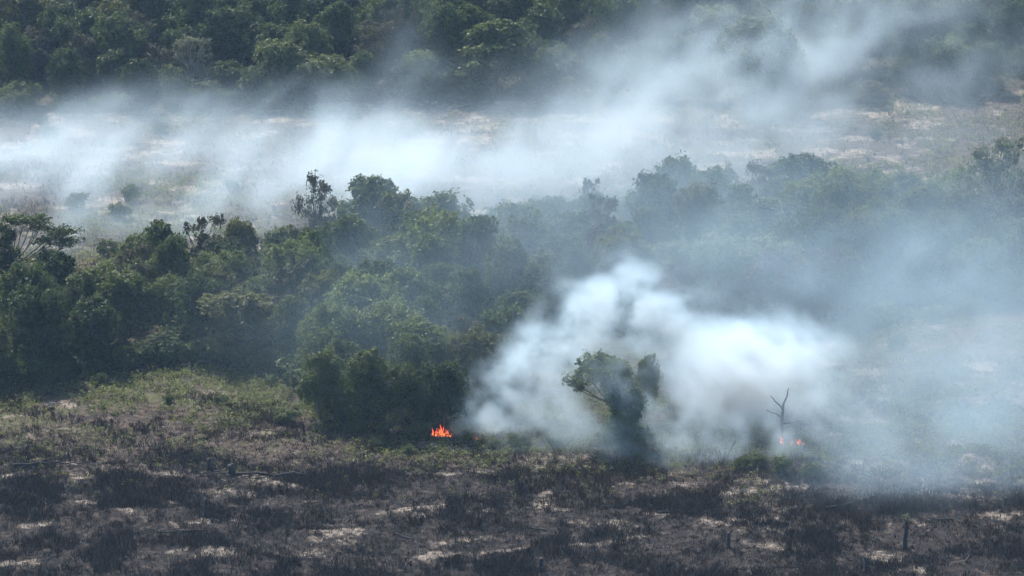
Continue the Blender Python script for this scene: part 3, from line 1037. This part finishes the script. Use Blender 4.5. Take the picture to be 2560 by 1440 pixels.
x, y, r = scatter(60000, -75, 78, 385, 505, 205)
keep = gsample(midf, x, y) & (r.rand(len(x)) < .15 + .5 * sstep(.5, .65, fbm(x / 5 + 3, y / 5 + 30, octaves=3)))
x, y = x[keep], y[keep]
V, F, S = blades(x, y, terrain(x, y), np.full(len(x), .45), .5, .06, r, 4)
stuff('dead_stubble', 'greyish dead stubble over the far clearing', 'dead brush', V, F, S,
      stalk_mat('stubble', (.05, .042, .038), (.11, .09, .075), (.22, .18, .14)))

# undergrowth filling the forest floor at its edges
def p_under(x, y, px, py):
    return (gsample(belt, x, y) | gsample(backf, x, y)) * .8


weeds('undergrowth', 'leafy undergrowth covering the forest floor between the trunks', 16000, (-75, 75, 340, 545), 206, p_under, .34, 1.5, M['deep'], per=8)


# ------------------------------------------------------------------ fallen branches, logs, stumps
def branch_mesh(seed, length, r0, m, up=.25, arms=6):
    r = np.random.RandomState(seed)
    P = wiggle((-length / 2, 0, r0 * .6), (length / 2, r.uniform(-.4, .4), r0 * .6 + up * .4), 9, length * .018, r)
    P[:, 2] = np.abs(P[:, 2]) + r0 * .3
    parts = [tube(P, np.linspace(r0, r0 * .25, 9), 6)]
    for k in range(arms):
        s = P[r.randint(2, 8)]
        e = s + np.array([r.uniform(.1, .35) * length, r.uniform(-.25, .25) * length, r.uniform(0, up) * length * .6])
        Q = wiggle(s, e, 5, length * .012, r)
        parts.append(tube(Q, np.linspace(r0 * .45, r0 * .12, 5), 5))
        e2 = Q[3] + r.normal(0, .1, 3) * length + np.array([0, 0, .05 * length])
        parts.append(tube(wiggle(Q[2], e2, 4, .02, r), np.linspace(r0 * .25, r0 * .08, 4), 4))
    V, F = merge(parts)
    return quads_mesh('branch', V, F, m, smooth=True)


def drop(name, me, px, py, rz, label, cat, group=None, scale=1.0, sink=.02, tilt=0.0, short=None):
    g = ground(px, py)
    o = link(bpy.data.objects.new(name, me))
    o.location = (g[0], g[1], g[2] - sink)
    o.rotation_euler = (0, tilt, rz)
    o.scale = (scale,) * 3
    if group: LATER.append((o, label, g[0], g[1], group))
    elif short: landmark(g[0], g[1], short)
    return tag(o, label, cat, group)


BR = [branch_mesh(s, 3.6, .085, M['char']) for s in (301, 302, 303)]
drop('fallen_branch', branch_mesh(311, 5.4, .13, M['char'], .12), 430, 1332, math.pi + .05, 'long forked charred branch lying on pale ash beside brush', 'branch', short='the long forked branch')
drop('fallen_log', branch_mesh(312, 11.0, .17, M['char'], .03, 4), 610, 1190, math.pi - .12, 'long charred log lying along the pale bank', 'log', short='the long charred log')
drop('fallen_log', branch_mesh(313, 6.0, .16, M['char'], .05, 3), 120, 1163, .1, 'charred log at the rim of the blackened ground', 'log', short='the charred rim log')
drop('fallen_log', branch_mesh(314, 5.5, .15, M['char'], .04, 3), 2140, 1262, .45, 'charred log slanting across the pale smoky slope', 'log', short='the slanting charred log')
drop('fallen_log', branch_mesh(315, 5.0, .13, M['char'], .06, 4), 1720, 1282, .05, 'charred log half hidden in rusty brush', 'log', short='the log in rusty brush')
drop('fallen_branch', branch_mesh(316, 3.0, .09, M['palebark'], .3), 480, 912, .3, 'pile of pale dead branches at the forest edge above the weeds', 'branch')
drop('fallen_branch', branch_mesh(317, 3.2, .09, M['palebark'], .3), 80, 962, .5, 'short whitish dead branch under the dark edge bushes', 'branch')
drop('fallen_branch', branch_mesh(318, 6.5, .11, M['palebark'], .22), 1090, 243, 0, 'long whitish fallen branch at the foot of the far hillside', 'branch')
drop('fallen_branch', branch_mesh(319, 3.4, .08, M['palebark'], .3), 300, 287, 0, 'whitish dead twigs on the shadowed far clearing edge', 'branch')
spots = [(180, 1220), (560, 1270), (880, 1300), (760, 1400), (240, 1400), (420, 1240), (1180, 1360), (1320, 1320), (1480, 1400), (1240, 1240), (1620, 1350),
         (1780, 1390), (1960, 1420), (2080, 1340), (2230, 1410), (2420, 1390), (2500, 1320), (2350, 1300), (1900, 1270), (1010, 1420), (640, 1320), (70, 1300),
         (1000, 1340), (1700, 1440), (330, 1440), (120, 1400), (2150, 1190), (2300, 1190), (930, 1210), (540, 1420)]
for i, (px, py) in enumerate(spots):
    drop('burnt_branch', BR[i % 3], px, py, RND.uniform(0, 6.28), 'small burnt branch', 'branch', 'burnt branches on the charred ground', RND.uniform(.5, 1.0))


def stump_mesh(seed, h, r0, m, forks):
    r = np.random.RandomState(seed)
    P = wiggle((0, 0, -.2), (r.uniform(-.1, .1), 0, h), 6, .04, r)
    parts = [tube(P, np.linspace(r0 * 1.3, r0 * .8, 6), 8)]
    for k in range(forks):
        a = r.rand() * 6.28
        s = P[r.randint(2, 5)]
        e = s + np.array([math.cos(a) * .45, math.sin(a) * .3, .5 + .3 * r.rand()]) * h * .55
        parts.append(tube(wiggle(s, e, 4, .03, r), np.linspace(r0 * .6, r0 * .3, 4), 6))
    for k in range(5):                          # spreading roots
        a = k * 1.26 + r.rand() * .5
        parts.append(tube([(0, 0, .22), (math.cos(a) * r0 * 1.6, math.sin(a) * r0 * 1.6, .06), (math.cos(a) * r0 * 3.2, math.sin(a) * r0 * 3.2, -.1)], [r0 * .7, r0 * .4, r0 * .2], 5))
    V, F = merge(parts)
    return quads_mesh('stump', V, F, m, smooth=True)


drop('tree_stump', stump_mesh(401, 1.5, .2, M['char'], 2), 515, 1290, 0, 'forked charred stump standing on the black ground', 'stump', short='the forked charred stump')
drop('tree_stump', stump_mesh(402, 1.0, .3, M['char'], 3), 580, 1190, 0, 'broad jagged charred stump on the log line', 'stump', short='the broad jagged stump')
drop('tree_stump', stump_mesh(403, .9, .22, M['char'], 2), 525, 1172, 0, 'small charred stump beside the broad jagged one', 'stump')
drop('tree_stump', stump_mesh(404, 1.3, .16, M['char'], 1), 1820, 1370, 0, 'thin charred stump among pale ash patches', 'stump', short='the thin charred stump')
drop('tree_stump', stump_mesh(405, 1.2, .2, M['char'], 2), 2165, 1430, 0, 'squat forked stump in black brush', 'stump', short='the squat forked stump')
drop('tree_stump', stump_mesh(406, .8, .2, M['char'], 1), 1350, 1420, 0, 'low charred stump in dark brush', 'stump', short='the low charred stump')
drop('tree_stump', stump_mesh(407, .9, .07, M['char'], 0), 25, 1135, 0, 'thin charred post above the blackened rim', 'stump')
drop('tree_stump', stump_mesh(408, .9, .07, M['char'], 0), 172, 1145, 0, 'lone thin charred stake on the brown ground', 'stump')

# burnt trunk with a fresh leaf tuft
g = ground(2262, 1372)
root = tag(link(bpy.data.objects.new('sprouting_trunk', None)), 'charred short trunk with yellow green leaf tuft on top', 'stump')
root.location = (g[0], g[1], g[2] - .05)
link(bpy.data.objects.new('trunk', stump_mesh(410, 2.5, .17, M['char'], 1)), root)
r = np.random.RandomState(5)
V, F, S = crown([(0, 0, 2.6, .38, .38, .25), (.2, 0, 2.3, .25, .25, .2)], 130, .22, r, lump=.5)
link(bpy.data.objects.new('leaf_tuft', quads_mesh('leaf_tuft', V, F, M['pale'], S)), root)

# scorched standing trunk with bare arms at the second fire
g = ground(1950, 1108)
r = np.random.RandomState(6)
root = tag(link(bpy.data.objects.new('dead_trunk', None)), 'bare dead trunk with crooked arms beside the fainter flames', 'dead tree')
root.location = (g[0], g[1], g[2] - .05)
P = wiggle((0, 0, -.2), (.25, 0, 3.6), 7, .05, r)
link(bpy.data.objects.new('trunk', quads_mesh('dead_trunk', *tube(P, np.linspace(.22, .1, 7), 7), M['char'], smooth=True)), root)
for e, s in (((-.9, 0, 4.3), 5), ((2.0, .2, 2.0), 3), ((.7, .3, 4.9), 6), ((-1.2, .2, 3.0), 4)):
    link(bpy.data.objects.new('limb', quads_mesh('limb', *tube(wiggle(P[s], e, 6, .08, r), np.linspace(.09, .03, 6), 6), M['char'], smooth=True)), root)


# ------------------------------------------------------------------ fires
def flame_mat(name, k):
    m, N, L, P = mat(name)
    N.remove(P)
    e = N.new('ShaderNodeEmission')
    tc = N.new('ShaderNodeTexCoord'); sx = N.new('ShaderNodeSeparateXYZ')
    L.new(tc.outputs['Generated'], sx.inputs[0])
    r = ramp(N, [(0.0, (1.0, .42, .14)), (.3, (1.0, .20, .06)), (1.0, (.85, .05, .02))])
    L.new(sx.outputs['Z'], r.inputs[0]); L.new(r.outputs[0], e.inputs[0])
    e.inputs[1].default_value = k
    L.new(e.outputs[0], N['Material Output'].inputs['Surface'])
    return m


FM = flame_mat('flame', 1.3)


def tongue(h, w, seed):
    r = np.random.RandomState(seed)
    n = 8
    ph = r.rand() * 6
    P = [(math.sin(ph + k * .9) * .05 * k * w + r.normal(0, .03) * h, math.cos(ph + k * .8) * .04 * k * w, h * k / (n - 1)) for k in range(n)]
    prof = np.array([.35, .8, 1, .85, .6, .4, .2, .02]) * w * .5
    return quads_mesh('flame_tongue', *tube(P, prof, 6), FM, smooth=True)


def fire(px, py, label, tongues, seed):
    g = ground(px, py)
    root = tag(link(bpy.data.objects.new('fire', None)), label, 'fire')
    root.location = (g[0], g[1], g[2])
    for i, (dx, dy, h, w) in enumerate(tongues):
        o = link(bpy.data.objects.new('flame', tongue(h, w, seed + i)), root)
        o.location = (dx, dy, -.05)


r = np.random.RandomState(12)
fire(1104, 1091, 'small bright orange fire licking at the forest edge', [(dx, r.uniform(-.15, .15), h, .17) for dx, h in
     ((-.75, .9), (-.62, .35), (-.5, .6), (-.38, .8), (-.3, .45), (-.2, .8), (-.08, 1.2), (.04, .75), (.14, .95), (.24, .6), (.36, .75), (.48, .45), (.58, .6), (.7, .3), (.84, .35), (.1, .5), (-.1, .5))], 500)
fire(1988, 1112, 'fainter orange fire seen through smoke beside the dead trunk', [(dx, r.uniform(-.1, .3), h, .17) for dx, h in
     ((-1.25, .9), (-1.12, .6), (-.45, .3), (-.25, .45), (0, .4), (.25, .5), (.42, .6), (.6, .35), (.8, .25))], 540)
fire(1188, 1098, 'tiny ember glow at the foot of the white smoke', [(0, 0, .3, .15), (.15, 0, .2, .12)], 560)


# ------------------------------------------------------------------ smoke
def smoke_mat(name, tint, ab, aniso=.35):
    m = bpy.data.materials.new(name)
    m.use_nodes = True
    N, L = m.node_tree.nodes, m.node_tree.links
    N.clear()
    out = N.new('ShaderNodeOutputMaterial')
    v = N.new('ShaderNodeVolumePrincipled')
    v.inputs['Color'].default_value = (*tint, 1)
    v.inputs['Absorption Color'].default_value = (ab, ab, ab, 1)
    v.inputs['Density'].default_value = 1.0
    v.inputs['Density Attribute'].default_value = 'density'
    v.inputs['Anisotropy'].default_value = aniso
    L.new(v.outputs[0], out.inputs['Volume'])
    return m


SMOKE = smoke_mat('fresh_smoke', (.64, .845, 1.0), .44)
OLD_SMOKE = smoke_mat('thin_old_smoke', (.57, .805, 1.0), .40)


def smoke(name, label, lo, hi, vox, blobs, shape, seed, material=None):
    """density worked out on a grid of points; a node group turns the grid into a fog volume"""
    lo = np.array(lo, float); hi = np.array(hi, float)
    n = np.maximum(4, np.ceil((hi - lo) / vox).astype(int))
    ax = [np.linspace(lo[i], hi[i], n[i]).astype(np.float32) for i in range(3)]
    D = np.zeros(n, dtype=np.float32)
    for (px, py, Y, rx, rz, ry, den) in blobs:
        c = at(px, py, Y)
        sc = pxm(Y)
        rad = np.array([rx / sc, ry, rz / sc])
        sl = []
        for i in range(3):
            a, b = np.searchsorted(ax[i], [c[i] - 2.3 * rad[i], c[i] + 2.3 * rad[i]])
            sl.append(slice(a, b))
        e = [np.exp(-((ax[i][sl[i]] - c[i]) / rad[i]) ** 2) for i in range(3)]
        D[sl[0], sl[1], sl[2]] += den * e[0][:, None, None] * e[1][None, :, None] * e[2][None, None, :]
    nz = np.argwhere(D > 1e-4)
    I0, J0, K0 = nz[:, 0], nz[:, 1], nz[:, 2]
    X, Y, Z = ax[0][I0], ax[1][J0], ax[2][K0]
    d = shape(D[I0, J0, K0], X, Y, Z, seed)
    D[:] = 0
    D[I0, J0, K0] = d
    for i in range(3):                                   # nothing on the faces of the box
        s = [slice(None)] * 3
        for e in (0, -1):
            s[i] = e; D[tuple(s)] = 0
    me = bpy.data.meshes.new(name)
    G = np.stack(np.meshgrid(*ax, indexing='ij'), -1).reshape(-1, 3)
    me.vertices.add(len(G)); me.vertices.foreach_set('co', np.ascontiguousarray(G, dtype=np.float32).ravel())
    a = me.attributes.new('thick', 'FLOAT', 'POINT')
    a.data.foreach_set('value', np.ascontiguousarray(D.ravel(), dtype=np.float32))
    o = link(bpy.data.objects.new(name, me))
    tag(o, label, 'smoke', kind='stuff')
    ng = bpy.data.node_groups.new(name, 'GeometryNodeTree')
    ng.interface.new_socket('Geometry', in_out='INPUT', socket_type='NodeSocketGeometry')
    ng.interface.new_socket('Geometry', in_out='OUTPUT', socket_type='NodeSocketGeometry')
    N, L = ng.nodes, ng.links
    gi = N.new('NodeGroupInput'); go = N.new('NodeGroupOutput')
    vc = N.new('GeometryNodeVolumeCube')
    vc.inputs['Min'].default_value = lo; vc.inputs['Max'].default_value = hi
    for i, k in enumerate('XYZ'):
        vc.inputs['Resolution ' + k].default_value = int(n[i])
    pos = N.new('GeometryNodeInputPosition'); sp = N.new('ShaderNodeSeparateXYZ')
    L.new(pos.outputs[0], sp.inputs[0])

    def math_(op, a, b=None, c=None):
        q = N.new('ShaderNodeMath'); q.operation = op
        for s, v in zip(q.inputs, (a, b, c)):
            if v is None: continue
            if isinstance(v, (int, float)): s.default_value = float(v)
            else: L.new(v, s)
        return q.outputs[0]
    ix = []
    for i in range(3):
        k = (n[i] - 1) / (hi[i] - lo[i])
        t = math_('MULTIPLY_ADD', sp.outputs[i], float(k), float(-lo[i] * k))
        ix.append(math_('ROUND', t))
    # integer index to avoid float rounding on large grids

    def imath(op, a, b):
        q = N.new('FunctionNodeIntegerMath'); q.operation = op
        for s, v in zip(q.inputs, (a, b)):
            if isinstance(v, int): s.default_value = v
            else: L.new(v, s)
        return q.outputs[0]
    idx = imath('ADD', imath('MULTIPLY', imath('ADD', imath('MULTIPLY', ix[0], int(n[1])), ix[1]), int(n[2])), ix[2])
    si = N.new('GeometryNodeSampleIndex'); si.data_type = 'FLOAT'; si.domain = 'POINT'
    na = N.new('GeometryNodeInputNamedAttribute'); na.data_type = 'FLOAT'; na.inputs['Name'].default_value = 'thick'
    L.new(gi.outputs[0], si.inputs['Geometry']); L.new(na.outputs[0], si.inputs['Value']); L.new(idx, si.inputs['Index'])
    L.new(si.outputs[0], vc.inputs['Density'])
    sm = N.new('GeometryNodeSetMaterial'); sm.inputs['Material'].default_value = material or SMOKE
    L.new(vc.outputs[0], sm.inputs[0]); L.new(sm.outputs[0], go.inputs[0])
    md = o.modifiers.new('smoke', 'NODES'); md.node_group = ng
    print(name, n, 'max', D.max())
    return o


def billow(d, X, Y, Z, s):
    """puffy column: warped noise eats into the edges"""
    wx = fbm(X / 3.2 + s, Y / 3.2, Z / 3.2, 3) - .5; wy = fbm(X / 3.2, Y / 3.2 + s, Z / 3.2 + 40, 3) - .5; wz = fbm(X / 3.2 + 20, Y / 3.2 + 9, Z / 3.2 + s, 3) - .5
    k = 2.6
    n = fbm((X + k * wx) / 2.1 + s, (Y + k * wy) / 2.6, (Z + k * wz) / 1.8, 6, .62)
    t = d * (0.10 + 2.1 * sstep(.40, .62, n))
    edge = sstep(.0, .6, d / .20 + 2.6 * (n - .5))
    return t * edge


def drift(lo_, k_, size):
    """thin wind-drawn smoke: long soft wisps, leaning with the wind and drawn out along the line of the field"""
    def f(d, X, Y, Z, s):
        wx = fbm(X / 8 + s, Y / 26, Z / 5, 3) - .5; wz = fbm(X / 8 + 20, Y / 26 + 9, Z / 5 + s, 3) - .5
        a = .93 * X + .36 * Z + 5 * wx; b = .93 * Z - .36 * X + 4 * wz
        big = fbm(a / (size * 1.6) + s, Y / 26 + 1.2 * wx, b / (size * .7), 3)
        fine = fbm(a / (size * .62) + s, Y / 15 + 2.0 * wx, b / (size * .30), 5, .6)
        n = .5 * big + .5 * fine
        return d * (lo_ + k_ * sstep(.37, .63, n))
    return f


def plume(d, X, Y, Z, s):
    """a thick soft cloud with gently rolling edges"""
    wx = fbm(X / 4 + s, Y / 4, Z / 4, 3) - .5; wz = fbm(X / 4 + 20, Y / 4 + 9, Z / 4 + s, 3) - .5
    n = fbm((X + 4.0 * wx + .5 * Z) / 2.4 + s, Y / 4.6, (Z + 4.0 * wz) / 2.4, 6, .63)
    return d * (.25 + 1.7 * sstep(.38, .62, n)) * sstep(-.05, .7, d / .09 + 3.6 * (n - .52))


NEARB = [  # px, py, distance, half width px, half height px, depth m, density
    (1205, 1062, 350, 50, 38, 1.8, 0.2720), (1225, 1010, 350, 55, 50, 2.2, 0.2080), (1290, 945, 351, 60, 65, 2.4, 0.2560), (1335, 885, 352, 58, 60, 2.4, 0.2240),
    (1250, 1085, 350, 70, 26, 1.5, 0.1920), (1180, 1090, 349, 40, 20, 1.2, 0.1600), (1390, 960, 354, 90, 110, 2.5, 0.0720), (1440, 850, 355, 95, 80, 3.2, 0.1520), (1500, 770, 356, 95, 75, 3.4, 0.1520), (1565, 712, 358, 80, 58, 3.4, 0.1360), (1600, 800, 357, 100, 70, 3.2, 0.1280), (1680, 770, 359, 90, 60, 3, 0.0800),
    (1330, 1050, 351, 110, 70, 2, 0.0560), (1420, 1060, 346, 90, 60, 2.5, 0.0480)]
smoke('smoke_column', 'puffy white smoke column rising from beside the orange flames', (-9, 340, -1), (24, 370, 24), .35, NEARB, billow, 3.3)
PLUMEB = [
    (1620, 800, 358, 95, 75, 3.5, 0.0532), (1720, 860, 357, 120, 80, 3.5, 0.0722),
    (1880, 865, 354, 105, 62, 6, 0.1520), (1880, 930, 353, 130, 80, 6, 0.1824), (1810, 985, 351, 120, 75, 5, 0.0912), (1965, 930, 354, 95, 90, 4.5, 0.0988), (2000, 870, 355, 75, 80, 3.5, 0.0608),
    (1700, 1050, 346, 140, 90, 4.5, 0.0364), (1800, 1100, 343, 130, 60, 3.6, 0.0448), (1660, 1120, 342, 120, 42, 3, 0.0504), (1540, 1060, 343, 120, 100, 3, 0.0364), (1750, 950, 352, 120, 100, 4.0, 0.0608),
    (1500, 960, 342, 150, 110, 3, 0.0416), (1900, 1050, 346, 110, 80, 4, 0.0420), (2080, 970, 355, 90, 120, 4, 0.0380), (1985, 1060, 340, 110, 85, 3, 0.0720),
    (1620, 950, 344, 120, 100, 3, 0.0364), (1740, 1145, 340, 130, 28, 2.4, 0.0560), (1330, 1090, 345, 130, 50, 3, 0.0360), (1460, 1090, 343, 120, 60, 3, 0.0400), (1400, 1000, 346, 120, 80, 3, 0.0320), (1880, 1110, 340, 120, 50, 3, 0.0400)]
smoke('smoke_plume', 'bright white smoke plume swelling above the lone tree and fainter flames', (-6, 330, -1), (40, 374, 24), .36, PLUMEB, plume, 5.1)

RIGHTB = [
    (1500, 640, 372, 330, 150, 6, 0.0174), (1900, 600, 375, 380, 190, 7, 0.0225), (2300, 700, 372, 330, 170, 7, 0.0262), (2480, 620, 375, 250, 200, 7, 0.0187),
    (2250, 900, 362, 330, 120, 6, 0.0351), (2500, 900, 360, 260, 170, 6, 0.0351), (2250, 1040, 345, 260, 110, 5, 0.0440), (2460, 1040, 344, 220, 130, 5, 0.0480),
    (2290, 1205, 331, 190, 85, 4.5, 0.0460), (2120, 1210, 333, 140, 60, 3.5, 0.0350), (2480, 1180, 333, 170, 80, 4, 0.0350), (2190, 1130, 337, 150, 60, 3.5, 0.0460), (2520, 1200, 340, 160, 80, 3.5, 0.0350), (2000, 740, 370, 260, 110, 6, 0.0187),
    (1280, 520, 408, 260, 110, 8, 0.0187), (1700, 480, 415, 300, 100, 9, 0.0187), (1000, 560, 402, 260, 120, 7, 0.0218), (900, 690, 386, 200, 80, 5, 0.0156), (750, 760, 376, 130, 70, 4, 0.0125),
    (1250, 640, 390, 220, 80, 6, 0.0125), (2300, 500, 412, 300, 110, 8, 0.0125), (950, 800, 362, 350, 160, 5, 0.0115), (1100, 950, 352, 260, 120, 3, 0.0120)]
smoke('drifting_smoke', 'thin bluish smoke drifting through the forest belt and right field', (-36, 322, -1.5), (66, 430, 26), .75, RIGHTB, drift(.60, .8, 9), 11.0, OLD_SMOKE)

BACKB = [
    (60, 470, 440, 260, 90, 9, 0.0451), (-60, 420, 452, 260, 90, 9, 0.0492), (300, 400, 455, 240, 80, 9, 0.0328), (450, 340, 465, 260, 70, 9, 0.0344), (200, 310, 474, 200, 50, 6, 0.0213),
    (520, 560, 425, 240, 80, 7, 0.0328), (650, 470, 436, 250, 80, 8, 0.0369), (880, 420, 444, 220, 80, 8, 0.0615), (980, 380, 452, 230, 80, 8, 0.0492), (1050, 470, 436, 180, 70, 7, 0.0290),
    (750, 330, 466, 300, 60, 8, 0.0369), (1250, 400, 448, 280, 80, 9, 0.0290), (1500, 400, 448, 260, 80, 9, 0.0290), (1500, 320, 464, 300, 70, 9, 0.0261), (1800, 340, 460, 300, 80, 9, 0.0244),
    (1150, 320, 466, 240, 50, 7, 0.0174), (1750, 250, 475, 280, 80, 8, 0.0360), (1900, 180, 480, 200, 110, 8, 0.0360), (1650, 200, 480, 220, 100, 7, 0.0256), (2000, 90, 484, 230, 110, 8, 0.0208), (2200, 150, 482, 250, 130, 7, 0.0192),
    (1400, 210, 482, 170, 70, 5, 0.0240), (2100, 20, 488, 260, 90, 7, 0.0144), (1750, 40, 488, 150, 90, 6, 0.0160), (2450, 160, 484, 200, 130, 6, 0.0160), (1050, 190, 484, 120, 60, 4, 0.0176), (1000, 70, 490, 60, 90, 4, 0.0128),
    (500, 250, 482, 120, 45, 4, 0.0320), (330, 260, 482, 100, 40, 4, 0.0280), (800, 240, 482, 130, 50, 4, 0.0200), (200, 560, 424, 120, 60, 6, 0.0287), (2250, 330, 464, 300, 60, 8, 0.0128), (1250, 230, 482, 120, 60, 4, 0.0160), (120, 610, 415, 120, 40, 5, 0.0246)]
smoke('clearing_smoke', 'pale smoke rolling over the far clearing and rising before the hillside', (-78, 404, -1), (76, 506, 34), .6, BACKB, drift(.34, 1.45, 7.5), 23.0)

# ------------------------------------------------------------------ the air itself
hv = np.array([(x, y, z) for z in (-4.0, 140.0) for y in (-1700.0, 3700.0) for x in (-3700.0, 3700.0)])
HX = [(0, 2, 3, 1), (4, 5, 7, 6), (0, 1, 5, 4), (2, 6, 7, 3), (0, 4, 6, 2), (1, 3, 7, 5)]
hm = bpy.data.materials.new('haze')
hm.use_nodes = True
hm.node_tree.nodes.clear()
ho = hm.node_tree.nodes.new('ShaderNodeOutputMaterial')
hp = hm.node_tree.nodes.new('ShaderNodeVolumePrincipled')
hp.inputs['Color'].default_value = (.45, .70, 1.0, 1)
hp.inputs['Absorption Color'].default_value = (1, 1, 1, 1)
hp.inputs['Density'].default_value = 0.00013
hm.node_tree.links.new(hp.outputs[0], ho.inputs['Volume'])
tag(link(bpy.data.objects.new('haze', quads_mesh('haze', hv, np.array(HX), hm))), 'thin bluish haze filling the air over the whole place', 'haze', kind='stuff')

# ------------------------------------------------------------------ look-alikes are told apart by the landmark they stand by
landmark(*ground(1988, 1112)[:2], 'the fainter flames')
landmark(*ground(2262, 1372)[:2], 'the leaf-tufted trunk')
landmark(*ground(2195, 815)[:2], 'the lone pale bush')
landmark(*ground(330, 505)[:2], 'the yellow green bush')
landmark(*ground(260, 30)[:2], 'the bare earth gap')
landmark(*ground(675, 20)[:2], 'the wider bare earth gap')
seen = {}
for o, desc, x, y, where in LATER:
    lx, ly, nm = min(LAND, key=lambda l: (l[0] - x) ** 2 + (l[1] - y) ** 2)
    dx, dy = x - lx, y - ly
    d = math.hypot(dx, dy)
    if d > 22:
        lab = desc + ' ' + where
    else:
        rel = 'close behind' if dy > abs(dx) and d < 6 else 'well behind' if dy > abs(dx) else 'right before' if -dy > abs(dx) and d < 6 else 'well before' if -dy > abs(dx) else 'beside' if d < 6 else 'some way from'
        lab = desc + ' ' + rel + ' ' + nm
    o['label'] = lab
    seen.setdefault(lab, []).append(o)
for lab, os_ in seen.items():
    for o in os_:
        if len(os_) > 1:
            o['group'] = lab
        elif 'group' in o:
            del o['group']
print('look-alike labels', len(seen), 'of', len(LATER), 'largest', max(len(v) for v in seen.values()))
